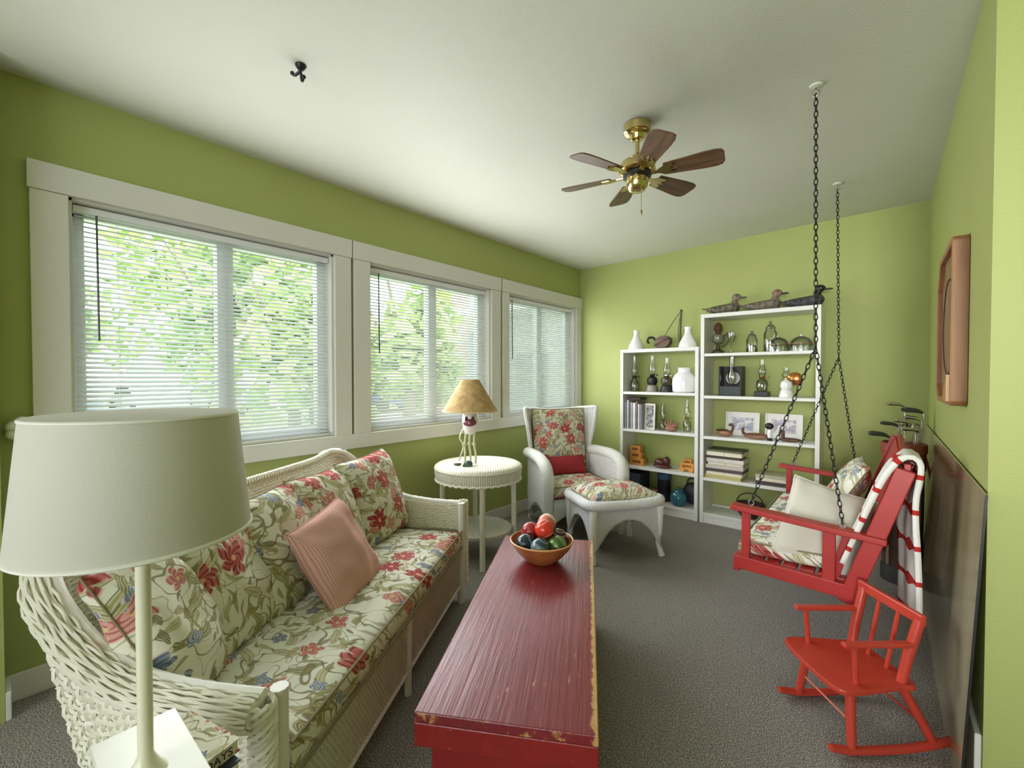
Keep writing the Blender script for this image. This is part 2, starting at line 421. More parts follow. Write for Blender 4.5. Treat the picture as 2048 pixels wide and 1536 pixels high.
bb=MB().box((.08,YF+.008,.053),(.12,.016,.106)); struct('baseboard_front',bb,m_trim,bevel=.003)
# ------------------------------------------------------------------ windows
TR=[(.135,1.508),(1.527,2.93),(2.962,4.286)]
for i,((a,b),(ta,tb)) in enumerate(zip(WIN,TR)):
    W=T(f'window_{i+1}',None,None,(0,(a+b)/2,ZS)); tag(W,kind='structure')
    m=(a+b)/2; y=lambda q:q-m
    cs=MB()
    cs.box((.012,(ta+a)/2-m,.55),(.024,a-ta-.0,1.11)); cs.box((.012,(tb+b)/2-m,.55),(.024,tb-b,1.11))
    cs.box((.014,(ta+tb)/2-m,1.107+.055),(.028,tb-ta+.012,.112)); P(W,'casing',cs,m_trim,bevel=.003)
    jl=MB()
    for yy in(a-m+.006,b-m-.006): jl.box((-.06,yy,.553),(.12,.012,1.107))
    jl.box((-.06,0,1.101),(.12,b-a,.012)); jl.box((-.06,0,.006),(.125,b-a,.012)); P(W,'jamb',jl,m_trim,smooth=False)
    fr=MB(); h=b-a
    for yy in(-h/2+.035,h/2-.035): fr.box((-.115,yy,.55),(.05,.045,1.085))
    for zz in(.032,1.072): fr.box((-.115,0,zz),(.05,h-.03,.04))
    P(W,'window_frame',fr,m_vinyl,smooth=False)
    P(W,'mullion',MB().box((-.11,.02,.55),(.055,.075,1.04)),m_vinyl,smooth=False)
    P(W,'glass_pane',MB().box((-.118,0,.55),(.004,h-.1,1.02)),m_glass,smooth=False)
    # venetian blind hanging in the recess
    lab=['white venetian blind in the widest window, left, behind the cream lampshade','white venetian blind in the middle window, behind the tan lampshade','white venetian blind in the far window behind the wicker armchair'][i]
    B=T('venetian_blind',lab,'blind',(-.045,m,ZT-.02),0,'white venetian blinds at the windows')
    P(B,'headrail',MB().box((0,0,-.014),(.036,h-.034,.03)),m_slat,bevel=.003)
    sl=MB(); n=50; wd=h-.044
    for k in range(n):
        z=-.04-k*.0208
        vs=[]
        for q in(-1,0,1):
            x=q*.0125; zz=z+.0016*(1-q*q)-x*math.tan(math.radians(30))
            vs+=[(x,-wd/2,zz),(x,wd/2,zz),(x,-wd/2,zz-.0006),(x,wd/2,zz-.0006)]
        sl.add(vs,[(0,1,5,4),(4,5,9,8),(2,6,7,3),(6,10,11,7),(0,2,3,1),(8,9,11,10)])
    P(B,'slats',sl,m_slat,smooth=False)
    zb=-.04-n*.0208
    P(B,'bottom_rail',MB().box((0,0,zb),(.026,wd,.014)),m_slat,bevel=.003)
    cd=MB()
    for yy in(-h*.36,h*.36,h*.0):
        for x in(-.013,.013): cd.tube([(x,yy,-.02),(x,yy,zb)],.0008,4)
    P(B,'cord',cd,m_slat)
    P(B,'wand',MB().tube([(.022,-h/2+.09,-.03),(.026,-h/2+.092,-.57)],.0042,6),plain('clear_grey_wand',(.05,.055,.055),.3))
sa=MB().box((.016,(TR[0][0]+TR[2][1])/2,.857),(.032,TR[2][1]-TR[0][0]+.02,.092)); struct('trim_1',sa,m_trim,bevel=.003)
# ------------------------------------------------------------------ outdoors, seen through the blinds
t=NT('lawn_grass'); o=t.obj(); n=t.noise(o,.6,5,.7); m_lawn=t.fin(t.mix(t.ss(n,.35,.65),col((.22,.36,.10)),col((.45,.55,.25))),.9,0,.1)
lw=MB().box((-40,8,-.56),(76,120,.1)); tag(struct('lawn',lw,m_lawn,smooth=False))
struct('driveway',MB().prism([(-30,-10),(-25,-10),(-22,22),(-27,24)],-.51,-.49),plain('pale_asphalt',(.55,.52,.52),.9,sc=1),smooth=False)
struct('garden_path',MB().prism([(-16,12),(-3,5.5),(-3,7.5),(-15,16)],-.51,-.48),plain('pink_concrete',(.62,.54,.52),.9,sc=1),smooth=False)
def leaves(name,c1,c2):
    t=NT(name); n=t.n('ShaderNodeTexCoord').outputs['Object']; f=t.noise(n,1.2,2); return t.fin(t.mix(t.ss(f,.35,.65),col(c1),col(c2)),.7,0,.2)
m_leaf=[leaves('bright_leaves',(.30,.46,.13),(.52,.62,.25)),leaves('dark_leaves',(.13,.25,.10),(.25,.38,.16)),leaves('mid_leaves',(.22,.36,.13),(.38,.50,.22))]
m_bark=plain('bark',(.20,.16,.12),.9,sc=20)
def tree(name,label,x,y,h,r,zc,mat,n,cat='tree',trunk=True,sq=1.0,ls=.22):
    R=T(name,label,cat,(x,y,-.5))
    if trunk:
        tb=MB().tube([(0,0,0),(.05,0,h*.3),(0,.05,zc)],[.16,.12,.06],8)
        for k in range(5):
            a=k*1.3; tb.tube([(0,0,zc*.55+.1*k),(r*.4*math.cos(a),r*.4*math.sin(a),zc*.8+.2*k),(r*.7*math.cos(a),r*.7*math.sin(a),zc+.3*k)],[.07,.05,.02],6)
        P(R,'trunk',tb,m_bark)
    v=[];f=[]; rn=random.Random(int(x*100+y))
    blobs=[(rn.uniform(-.55,.55)*r,rn.uniform(-.55,.55)*r,zc+rn.uniform(-.55,.55)*r*sq,rn.uniform(.35,.6)*r) for _ in range(9)]
    for i in range(n):
        bx,by,bz,br=blobs[i%9]; d=Vector((rn.gauss(0,1),rn.gauss(0,1),rn.gauss(0,1))).normalized()*br*rn.uniform(.7,1.05)
        p=Vector((bx+d.x,by+d.y,max(.1,bz+d.z*sq))); a=Vector((rn.gauss(0,1),rn.gauss(0,1),rn.gauss(0,.5))).normalized(); b=a.cross(Vector((rn.gauss(0,1),rn.gauss(0,1),1))).normalized()
        s=ls*rn.uniform(.7,1.3); k=len(v); v+=[tuple(p-a*s),tuple(p+b*s*.5),tuple(p+a*s),tuple(p-b*s*.5)]; f.append((k,k+1,k+2,k+3))
    P(R,'foliage',MB().add(v,f),mat,smooth=False)
    return R
tree('leafy_tree','bright green tree outside the widest window, right of its middle bar',-7.5,4.5,6,1.8,2.6,m_leaf[0],1700)
tree('leafy_tree','tall pale tree rising at the centre of the widest window',-14.5,5.5,9,3.4,4.6,m_leaf[2],1700,ls=.3)
tree('leafy_tree','broad tree at the left edge of the view behind the parked cars',-27,1.0,8,4.4,3.6,m_leaf[2],1600,ls=.4)
tree('leafy_tree','yellow-green tree in the left half of the middle window',-4.7,5.5,5,1.25,2.4,m_leaf[0],1300)
tree('leafy_tree','far dark tree low in the left half of the middle window',-17,16.5,6,2.7,2.2,m_leaf[1],1200,ls=.3)
tree('leafy_tree','big tree towering behind the white garage',-33,10,12,6.0,6.5,m_leaf[0],2000,ls=.5)
tree('round_shrub','dark round shrub right of the white garage',-22.5,15.5,2,1.3,1.2,m_leaf[1],900,'shrub',False)
tree('round_shrub','low dark shrub under the bright tree outside the widest window',-12,7.9,1.5,1.0,.8,m_leaf[1],900,'shrub',False)
g=T('garage','low white garage with a grey roof beyond the cars','building',(-27.5,9.0,-.5),.35)
P(g,'wall',MB().box((0,0,1.1),(5,6.5,2.2)),plain('white_siding',(.82,.82,.82),.7,var=.03),smooth=False)
P(g,'roof',MB().prism([(-2.9,2.2),(2.9,2.2),(0,3.1)],-3.5,3.5,Matrix.Rotation(PI/2,4,'X')),plain('grey_shingle',(.55,.55,.57),.9),smooth=False)
P(g,'garage_door',MB().box((2.52,0,.95),(.06,2.6,1.9)),plain('garage_door_white',(.7,.72,.75),.6,var=.02),smooth=False)
def car(x,y,rz,c,label):
    R=T('parked_car',label,'car',(x,y,-.49),rz,'cars parked beyond the lawn')
    pr=[(-2.1,.35),(-2.1,.8),(-1.3,.9),(-.75,1.4),(.75,1.4),(1.35,.92),(2.05,.82),(2.1,.35)]
    bd=MB().prism(pr,-.85,.85,Matrix.Rotation(PI/2,4,'X')); P(R,'body',bd,plain('car_paint',c,.25,.2,var=.02),bevel=.06)
    P(R,'side_window',MB().prism([(-1.1,.95),(-.66,1.33),(.66,1.33),(1.12,.95)],-.87,.87,Matrix.Rotation(PI/2,4,'X')),plain('car_glass',(.03,.04,.05),.1,var=.02),smooth=False)
    for sx in(-1.3,1.3):
        for sy in(-.8,.8):
            P(R,'wheel',MB().xf(Matrix.Identity(4)).tube([(sx,sy-.1,.33),(sx,sy+.1,.33)],.33,18),plain('tyre',(.03,.03,.03),.9))
car(-22.5,2.0,.12,(.25,.30,.42),'dark blue parked car at the left of the widest window')
car(-22.0,4.7,.1,(.66,.67,.70),'silver parked car between the two other cars')
car(-21.8,7.4,.08,(.45,.47,.52),'grey parked car in front of the white garage')
car(-15.5,14.0,.3,(.10,.16,.42),'blue car seen through the middle window')
# neighbouring house whose wing fills the right of the middle window and the whole far window
t=NT('red_brick'); o=t.obj(); x,y,z=t.sep(o); br=t.n('ShaderNodeTexBrick',{'Vector':t.comb(t.math('ADD',x,y),z),'Color1':col((.42,.26,.24)),'Color2':col((.55,.38,.35)),'Mortar':col((.7,.68,.66)),'Scale':4.0,'Mortar Size':.02})
m_brick=t.fin(br.outputs['Color'],.9,0,.1)
h=T('neighbour_house','neighbouring house of brick and pale siding close outside the far window','building',(-6.6,13.0,-.5),.0)
P(h,'brick_wall',MB().box((-1.1,0,3.0),(3.0,7,6)),m_brick,smooth=False)
P(h,'siding_wall',MB().box((2.6,-.8,2.6),(4.4,7,5.2)),plain('pale_blue_siding',(.80,.82,.85),.8,var=.05),smooth=False)
P(h,'window',MB().box((.9,-4.33,2.3),(1.0,.08,1.3)),plain('house_window_glass',(.30,.36,.42),.1),smooth=False)
P(h,'door',MB().box((2.6,-4.33,1.25),(.95,.08,2.1)),plain('house_door_grey',(.48,.50,.55),.6),smooth=False)
P(h,'porch_roof',MB().box((2.4,-4.6,3.35),(4.9,1.3,.16)),plain('porch_white',(.85,.85,.85),.6,var=.02),smooth=False)
# ------------------------------------------------------------------ shared furniture materials
WC=(.74,.72,.61)
m_strand=plain('cream_wicker_strand',WC,.5,var=.08,sc=30)
m_wick=wicker('cream_wicker_weave',WC); m_wickw=wicker('white_wicker_weave',(.72,.72,.68),.011,.009,.004)
m_rib=ribbed('white_wicker_ribs',(.72,.72,.70),0,.013,.005); m_white=plain('white_painted_cane',(.74,.73,.67),.45,var=.04)
m_flo=floral('floral_cotton_sofa',1.45,0,zf=0); m_flo2=floral('floral_cotton_seat',1.5,3.7,(.74,.73,.63),.9,.32)
m_flo3=floral('floral_cotton_chair',1.6,8.2,(.62,.60,.48),1.1,.6); m_flo4=floral('pale_floral_cotton',1.5,5.1,(.74,.73,.64),.75,.3)
m_pipe=plain('piping_cord',(.24,.20,.11),.8)
# ------------------------------------------------------------------ wicker sofa (local: x along the front, +x far end; +y towards its back)
ang=math.atan2(.8631,-.5050)
SOF=T('wicker_sofa','cream wicker sofa with rolled braided arms under the widest window','sofa',(.752,1.771,0),ang)
rail=spline([(-1.595,0,.555),(-1.595,.2,.555),(-1.585,.36,.575),(-1.58,.50,.65),(-1.555,.62,.76),(-1.45,.70,.825),(-1.25,.71,.83),(-.8,.71,.83),(-.42,.71,.83),(-.2,.705,.84),(-.06,.66,.79),(-.03,.55,.655),(-.035,.38,.575),(-.045,.2,.55),(-.05,0,.545)],10)
# back: woven panel following the arched top
def back_top(x):
    u=abs(x+.8)/.76; return .825+.022*math.exp(-((u-.8)/.15)**2)-.07*max(0,(u-.9)/.1)**2
bp=MB()
def bfn(u,v):
    x=-1.52+u; z=.12+(back_top(x)-.12)*v/.7; return (x,.50+.205*max(0,v/.7)**.8,z)
weave(bp,bfn,1.44,.7,.016,.013,.0048,.003); P(SOF,'back_panel',bp,m_strand)
bt=MB().tube([(x,.705,back_top(x)) for x in np.linspace(-1.52,-.08,60)],.013,8)
for k in range(90):
    x=-1.5+k*.0157; z=back_top(x); bt.tube([(x+.016*math.cos(q)*.3,.705+.0165*math.cos(q),z+.0165*math.sin(q)) for q in np.linspace(0,6.28,7)],.0042,4)
P(SOF,'back_rim',bt,m_strand)
def roll(rl,a,b,flare,turns,nst,r):
    # braided roll: oval section swept along the rail, strands winding both ways
    Pn=resample(rl,.018); n=len(Pn); Tn=np.gradient(Pn,axis=0); Tn/=np.linalg.norm(Tn,axis=1,keepdims=True)
    out=[]; up=np.array([0,0,1.0])
    for i in range(n):
        c=np.cross(Tn[i],up); c/=np.linalg.norm(c); out.append((c,np.cross(c,Tn[i])))
    sgn=flare; mb=MB()
    def pt(i,th,k=1.0):
        c,u=out[i]; 
        s1=(c*math.cos(.55*sgn)-u*math.sin(.55*abs(sgn))*1) ; s1/=np.linalg.norm(s1); s2=np.cross(s1,Tn[i]); s2/=np.linalg.norm(s2)
        return Pn[i]+s1*(a*k*math.cos(th)+a*.75)*(-1 if sgn<0 else 1)*1+s2*b*k*math.sin(th)
    core=[]; seg=14
    v=[];f=[]
    for i in range(n):
        for q in range(seg): v.append(pt(i,2*PI*q/seg,.86))
    for i in range(n-1):
        for q in range(seg): q2=(q+1)%seg; f.append((i*seg+q,i*seg+q2,(i+1)*seg+q2,(i+1)*seg+q))
    f.append(tuple(range(seg))[::-1]); f.append(tuple((n-1)*seg+q for q in range(seg)))
    core=MB().add(v,f)
    for d in(1,-1):
        for s in range(nst):
            L=[pt(i,2*PI*(s/nst)+d*2*PI*turns*i/n,1.0+.05*math.cos(i*1.1+s*PI+d)) for i in range(n)]
            mb.tube(L,r,4)
    return core,mb
near=rail[:56]; far=rail[-52:][::-1]
for rl,fl,sx in((near,1,-1),(far,1,1)):
    rl2=np.array(rl)
    # outward direction is -x at the near end, +x at the far end
    core=MB(); mbs=MB(); Pn=resample(rl2,.018); n=len(Pn); Tn=np.gradient(Pn,axis=0); Tn/=np.linalg.norm(Tn,axis=1,keepdims=True)
    cen=np.array([-.8,.1,0]); a,b=.035,.028
    if sx>0: a,b=.042,.026
    fr=[]
    for i in range(n):
        o_=np.cross(Tn[i],[0,0,1.0]); o_/=np.linalg.norm(o_)
        if o_@(Pn[i]-cen)<0: o_=-o_
        k=min(1,i/(n*.75)); dn=np.cross(Tn[i],o_); dn/=np.linalg.norm(dn)
        if dn[2]>0: dn=-dn
        s1=o_*math.cos(.45)+dn*math.sin(.45); s2=np.cross(s1,Tn[i]); fr.append((s1,s2))
    pt=lambda i,th_,k: Pn[i]+fr[i][0]*(a*k*math.cos(th_)+a*.8)+fr[i][1]*b*k*math.sin(th_)
    sg=14; v=[pt(i,2*PI*q/sg,.84) for i in range(n) for q in range(sg)]
    f=[(i*sg+q,i*sg+(q+1)%sg,(i+1)*sg+(q+1)%sg,(i+1)*sg+q) for i in range(n-1) for q in range(sg)]+[tuple(range(sg))[::-1],tuple((n-1)*sg+q for q in range(sg))]
    AR=P(SOF,'arm_roll',MB().add(v,f),m_strand)
    ns=17 if sx<0 else 10
    for d in(1,-1):
        for s in range(ns):
            mbs.tube([pt(i,2*PI*s/ns+d*.04*i,1.0+.10*math.cos(i*1.3+s*PI+d*1.5)) for i in range(n)],.0037,5)
    P(AR,'braid',mbs,m_strand)
    ti=MB().tube(rl2+np.array([0,0,.012]),.013,8); P(SOF,'arm_rim',ti,m_white)
    # woven inner side of the arm and darker outer side panel
    X=-1.565 if sx<0 else -.055
    def top_at(y): 
        j=int(np.argmin(abs(Pn[:,1]-y))); return Pn[j,2]
    def ifn(u,v):
        y=.02+u*(.50+.18*v/.28)/.66; return (X,y,.28+(top_at(y)-.28)*v/.28)
    P(SOF,'arm_panel',weave(MB(),ifn,.66,.28,.02,.0115,.005,.003),m_strand)
    Xo=X-.014 if sx<0 else X+.03
    def ofn(u,v):
        y=u*(1.0 if sx>0 else (.42+.10*v/.45)/.47); zt=top_at(y)-.07; return (Xo,y,.08+(zt-.08)*v/.45)
    P(SOF,'side_panel',weave(MB(),ofn,.47 if sx<0 else .68,.45,.022,.012,.0058,.003),m_strand)
    # front post: smooth cane beside a braided column
    xp=X-.012 if sx<0 else X+.012
    PO=P(SOF,'front_post',MB().tube([(xp+.02*-sx,-.008,.0),(xp+.02*-sx,-.008,.56)],.02,10),m_white)
    br=MB()
    for k in range(6):
        br.tube([(xp+sx*.03+.026*math.cos(q*5+k*1.047),-.004+.026*math.sin(q*5+k*1.047),.1+.46*q/6.28) for q in np.linspace(0,6.28,60)],.006,4)
        br.tube([(xp+sx*.03+.023*math.cos(-q*5+k*1.047),-.004+.023*math.sin(-q*5+k*1.047),.1+.46*q/6.28) for q in np.linspace(0,6.28,60)],.006,4)
    P(PO,'braid',br,m_strand)
# seat frame and lattice apron
P(SOF,'seat_frame',MB().box((-.8,.28,.285),(1.5,.54,.03)),m_strand,smooth=False)
ap=MB(); L0,L1,z0,z1=-1.53,-.07,.095,.305
pit=.017
for d in(1,-1):
    s=L0-(.14 if d>0 else 0)
    k=0
    while True:
        xa=L0-.14+k*pit; k+=1
        if xa>L1+.14: break
        p,q=(xa,z0),(xa+d*.125,z1)
        # clip to the panel
        def clip(a,b):
            t0,t1=0,1; dx=b[0]-a[0]
            for lim,sg in((L0,1),(L1,-1)):
                g=sg*(a[0]-lim); h_=sg*(b[0]-lim)
                if g<0 and h_<0: return None
                if g<0: t0=max(t0,g/(g-h_))
                elif h_<0: t1=min(t1,g/(g-h_))
            return ((a[0]+dx*t0,a[1]+(b[1]-a[1])*t0),(a[0]+dx*t1,a[1]+(b[1]-a[1])*t1)) if t1>t0 else None
        c_=clip(p,q)
        if c_: ap.tube([(c_[0][0],.002*d,c_[0][1]),(c_[1][0],.002*d,c_[1][1])],.0036,4)
P(SOF,'apron',ap,m_strand)
ar=MB().tube([(L0,0,z0),(L1,0,z0)],.010,8).tube([(L0,0,z1),(L1,0,z1)],.010,8); P(SOF,'apron_rail',ar,m_white)
for x,y in((-.05,.50),(-1.54,.48),(-.8,0)):
    P(SOF,'leg',MB().tube([(x,y,0),(x,y,.3)],[.014,.018],10),m_white)
SM=SOF.matrix_basis.copy(); SM=Matrix.Translation((.752,1.771,0))@Matrix.Rotation(ang,4,'Z')
# seat cushion
sc_=T('sofa_seat_cushion','long floral seat cushion covering the whole wicker sofa seat','cushion',M=SM@Matrix.Translation((-.8,.265,.302)))
P(sc_,'cover',slabcushion(1.455,.565,.108,.022,n=30),m_flo2)
for z in(.012,.104):
    L=[(a*.727,b*.2825,z) for a,b in [(-1,-1)]+[(1,-1)]+[(1,1)]+[(-1,1)]]
    L=[np.array(L[i])*(1-k/12)+np.array(L[(i+1)%4])*k/12 for i in range(4) for k in range(12)]
    P(sc_,'piping',MB().tube(L,.0045,6,closed=True),m_pipe)
# four loose back cushions and one cushion turned in the near corner
def lean(x,y,z,tilt,yaw=0,roll=0):
    # pillow's local XY plane stands up leaning back by tilt; faces -y (the sitter)
    return SM@Matrix.Translation((x,y,z))@Matrix.Rotation(yaw,4,'Z')@Matrix.Rotation(PI/2-tilt,4,'X')@Matrix.Rotation(roll,4,'Z')
bc=[(-.235,.425,.62,.36,-.10,.03,.45,.47,'floral back cushion at the far end of the wicker sofa, beside its far arm'),
    (-.60,.46,.62,.38,.0,-.03,.42,.44,'floral back cushion second from the far end, partly behind the pink pillow'),
    (-.91,.47,.61,.38,.04,.04,.42,.45,'floral back cushion with olive leaves to the left of the pink pillow'),
    (-1.19,.475,.605,.40,.10,.05,.40,.45,'floral back cushion behind the cream floor of leaves, right of the lamp pole'),
    (-1.425,.43,.605,.50,.50,-.04,.36,.45,'floral cushion in the near arm corner of the sofa, crossed by the lamp pole')]
bc[3]=bc[3][:-1]+('floral back cushion just right of the cream lamp pole, under the big shade',)
for i,(x,y,z,tl,yw,rl,w_,h_,lb) in enumerate(bc):
    o=T('back_cushion',lb,'cushion',M=lean(x,y,z,tl,yw,rl),group='floral cushions along the sofa back')
    P(o,'cover',pillow(w_,h_,.20 if i==0 else .17,seed=i*2.3,wr=.006),[m_flo,floral(f'floral_cotton_b{i}',1.45,i*1.37+.6,flower=.4,zf=0)][min(i,1)])
    P(o,'piping',piping(w_,h_,.003),m_pipe)
# pink gingham pillow
t=NT('pink_gingham'); x,y,z=t.sep(t.obj())
a=t.ss(t.math('SINE',t.math('MULTIPLY',x,2*PI/.0085)),-.3,.3); b=t.ss(t.math('SINE',t.math('MULTIPLY',y,2*PI/.0085)),-.3,.3)
m_pink=t.fin(t.mix(t.math('MULTIPLY',t.math('ADD',a,b),.5),col((.66,.46,.40)),col((.50,.21,.18))),.9,0,.1)
o=T('pink_gingham_pillow','small pink checked pillow leaning at the middle of the wicker sofa','pillow',M=lean(-.85,.27,.565,.50,-.05,.14))
P(o,'cover',pillow(.36,.37,.13,seed=9,wr=.005),m_pink)
P(o,'seam',piping(.36,.37,.003),m_pink)
# ------------------------------------------------------------------ red painted trunk
def trunkmat(name,c,top=True):
    t=NT(name); o=t.obj(); x,y,z=t.sep(o)
    n=t.noise(o,9,4,.6); gr=t.noise(t.n('ShaderNodeMapping',{'Vector':o,'Scale':(2.5,60,60)}).outputs[0],1.0,3,.7)
    k=t.mix(n,col(tuple(q*.75 for q in c)),col(tuple(min(1,q*1.25) for q in c)))
    k=t.mix(t.math('MULTIPLY',t.ss(gr,.55,.8),.55),k,col((c[0]*.4,c[1]*.5,c[2]*.5)))
    bare=t.mix(t.noise(o,40,3),col((.62,.38,.13)),col((.32,.17,.06)))
    sp=t.ss(t.noise(t.n('ShaderNodeMapping',{'Vector':o,'Scale':(10,70,70)}).outputs[0],1.0,4,.7),.66,.70)
    k=t.mix(t.math('MULTIPLY',sp,.75),k,bare)
    wn=t.math('MULTIPLY',t.math('SUBTRACT',t.noise(o,28,4,.7),.5),.05)
    if top:
        ed=t.math('ADD',t.math('SUBTRACT',-.213,y),t.math('MULTIPLY',wn,.7))      # worn strip along the walking side (local -y)
        k=t.mix(t.ss(ed,.0,.006),k,bare)
        e2=t.math('ADD',t.math('SUBTRACT',t.math('ABSOLUTE',x),.6355),t.math('MULTIPLY',wn,.5)); k=t.mix(t.ss(e2,.0,.004),k,bare)
        e3=t.math('ADD',t.math('SUBTRACT',y,.232),t.math('MULTIPLY',wn,.4)); k=t.mix(t.ss(e3,.0,.004),k,bare)
    t.bump(gr,.0015); return t.fin(k,.33,0,.5)
ta=math.atan2(1.071,-.587)   # axis from near end to far end
cx,cy=(1.684+2.094+1.097+1.444)/4,(.71+.923+1.781+2.062)/4
TK=T('storage_chest','worn dark-red painted wooden trunk used as a coffee table','chest',(cx-.005,cy-.01,0),ta+.025)
LL,WW=1.27,.46
LD=P(TK,'lid',MB().box((0,0,.4065),(LL,WW,.027)),trunkmat('worn_red_lid',(.17,.016,.02)),bevel=.003)
m_rt=trunkmat('red_trunk_paint',(.22,.012,.012),False)
rim=MB(); rim.box((-LL/2+.011,0,.362),(.022,WW,.062)); rim.box((LL/2-.011,0,.362),(.022,WW,.062)); rim.box((0,WW/2-.011,.362),(LL-.046,.022,.062)); rim.box((0,-WW/2+.011,.362),(LL-.046,.022,.062))
P(LD,'lid_rim',rim,m_rt,bevel=.003)
P(TK,'body',MB().box((0,0,.19),(LL-.075,WW-.065,.38)),m_rt,bevel=.004)
ba=MB(); ba.box((-LL/2+.034,0,.05),(.02,WW-.03,.1)); ba.box((LL/2-.034,0,.05),(.02,WW-.03,.1)); ba.box((0,WW/2-.026,.05),(LL-.07,.02,.1)); ba.box((0,-WW/2+.026,.05),(LL-.07,.02,.1))
P(TK,'base_band',ba,m_rt,bevel=.003)
# ------------------------------------------------------------------ bowl of wooden balls
BX,BY,BZ=1.395,1.655,.4205
m_bowl=woodm('turned_bowl_wood',(.27,.085,.025),(.46,.17,.055),.3)
BW=T('wooden_bowl','shallow turned wooden bowl of painted balls on the red trunk','bowl',(BX,BY,BZ))
P(BW,'bowl_body',MB().lathe([(.0,.006),(.065,.0),(.07,.004),(.1,.03),(.128,.062),(.146,.095),(.141,.097),(.122,.066),(.095,.037),(.06,.016),(0,.012)][1:],40),m_bowl)
P(BW,'bowl_rim',MB().tube([(.1435*math.cos(a),.1435*math.sin(a),.097) for a in np.linspace(0,2*PI,40)[:-1]],.0038,6,closed=True),plain('pale_bowl_rim',(.62,.33,.13),.35))
def ballmat(name,c,ring,fr,w_=.35,ax=2,rough=.18):
    t=NT(name); xyz=t.sep(t.obj()); a,b=[xyz[k] for k in range(3) if k!=ax]
    r=t.math('SQRT',t.math('ADD',t.math('MULTIPLY',a,a),t.math('MULTIPLY',b,b)))
    s=t.ss(t.math('SINE',t.math('MULTIPLY',r,fr)),w_,w_+.25)
    return t.fin(t.mix(s,col(c),col(ring)),rough,0,.5)
balls=[((-.075,-.02),.098,(.012,.03,.04),(.10,.14,.16),380,'blue-black ball at the left of the wooden bowl',(.4,1.0)),
 ((-.012,-.075),.098,(.025,.05,.06),(.13,.18,.20),330,'slate-blue ball at the front left of the bowl',(.9,.3)),
 ((.068,-.045),.098,(.05,.10,.025),(.14,.24,.07),360,'mottled green ball at the front right of the bowl',(.2,.6)),
 ((.078,.04),.102,(.03,.012,.01),(.24,.16,.13),420,'black ball with brown rings at the right of the bowl',(1.2,.3)),
 ((-.05,.062),.125,(.30,.02,.02),(.45,.10,.08),300,'dark red ball at the back left of the bowl',(.5,.8)),
 ((.012,-.004),.158,(.62,.04,.02),(.70,.22,.15),420,'bright red ringed ball on top of the pile in the bowl',(1.35,-.5)),
 ((.03,.078),.160,(.70,.55,.47),(.62,.20,.15),330,'cream and red ball behind the bright red one',(.3,.2)),
 ((.005,.03),.072,(.20,.15,.02),(.4,.3,.05),300,'small tan ball at the far side of the bowl',(.5,.5))]
cs_,sn_=math.cos(th),math.sin(th)
for i,((u,d),z,c1,c2,fr_,lb,rt) in enumerate(balls):
    # u to the right, d away from the viewer's side of the trunk
    x=BX+u*cs_-d*sn_; y=BY+u*sn_+d*cs_
    S('painted_ball',lb,'ball',MB().sphere((0,0,0),.044,24,16),ballmat(f'painted_ball_{i}',c1,c2,fr_),rot=(rt[0]-1.2,rt[1],0),loc=(x,y,BZ+z-.014),group='painted wooden balls in the bowl')
# ------------------------------------------------------------------ round wicker side table
ST=T('round_side_table','round cream wicker side table under the middle window','side table',(.405,2.255,0))
P(ST,'tabletop',MB().lathe([(.01,.655),(.25,.657),(.29,.655),(.305,.645),(.31,.63),(.30,.625),(.02,.63)],56),wicker('side_table_top',(.70,.68,.56),.02,.02,.0015))
sk=MB().lathe([(.300,.64),(.307,.61),(.300,.555),(.288,.55),(.288,.64)],72); P(ST,'skirt',sk,ribbed('side_table_skirt',(.70,.67,.55),0,.016,.006))
P(ST,'skirt_edge',MB().tube([(.299*math.cos(a),.299*math.sin(a),.553+.004*math.sin(a*40)) for a in np.linspace(0,2*PI,200)[:-1]],.0075,6,closed=True),m_strand)
for k in range(4):
    a=math.radians(-40)+k*PI/2; c_,s_=math.cos(a),math.sin(a)
    LG=P(ST,'leg',MB().tube([(.262*c_,.262*s_,0),(.255*c_,.255*s_,.2),(.25*c_,.25*s_,.57)],[.019,.018,.019],10),m_strand)
    for sg in(1,-1):
        wb_=MB().tube([((.25*c_-sg*s_*q),(.25*s_+sg*c_*q),.555-.8*(.05-q)) for q in(.018,.03,.05)],.005,6)
        P(LG,'bracket',wb_,m_strand)
P(ST,'shelf',MB().lathe([(.01,.21),(.22,.212),(.235,.205),(.232,.188),(.01,.19)],48),m_wick)
P(ST,'stretcher',MB().bar((.262*math.cos(math.radians(-40)),.262*math.sin(math.radians(-40)),.195),(-.262*math.cos(math.radians(-40)),-.262*math.sin(math.radians(-40)),.195),.02,.014).bar((.262*math.cos(math.radians(50)),.262*math.sin(math.radians(50)),.195),(-.262*math.cos(math.radians(50)),-.262*math.sin(math.radians(50)),.195),.02,.014),m_strand,smooth=False)
# figure lamp with tan shade
FL=T('figure_lamp','novelty lamp with a rough tan cone shade and thin legs on the round table','lamp',(.405,2.175,.658),th)
t=NT('tan_mottled_shade'); o=t.obj(); n=t.noise(o,22,4,.65); m_tan=t.fin(t.mix(t.ss(n,.3,.7),col((.34,.22,.09)),col((.50,.35,.16))),.8,0,.2)
P(FL,'lamp_shade',MB().lathe([(.19,.37),(.185,.372),(.06,.585),(.062,.585),(.19,.37)],48),m_tan,solid=.004)
P(FL,'shade_trim',MB().tube([(.19*math.cos(a),.19*math.sin(a),.371) for a in np.linspace(0,2*PI,48)[:-1]],.004,6,closed=True),plain('pale_shade_trim',(.55,.42,.24),.7))
P(FL,'body',MB().lathe([(.025,.385),(.042,.37),(.052,.34),(.056,.30),(.05,.25),(.035,.215),(.015,.205)],32),plain('white_glazed_ceramic',(.78,.75,.70),.15,var=.04))
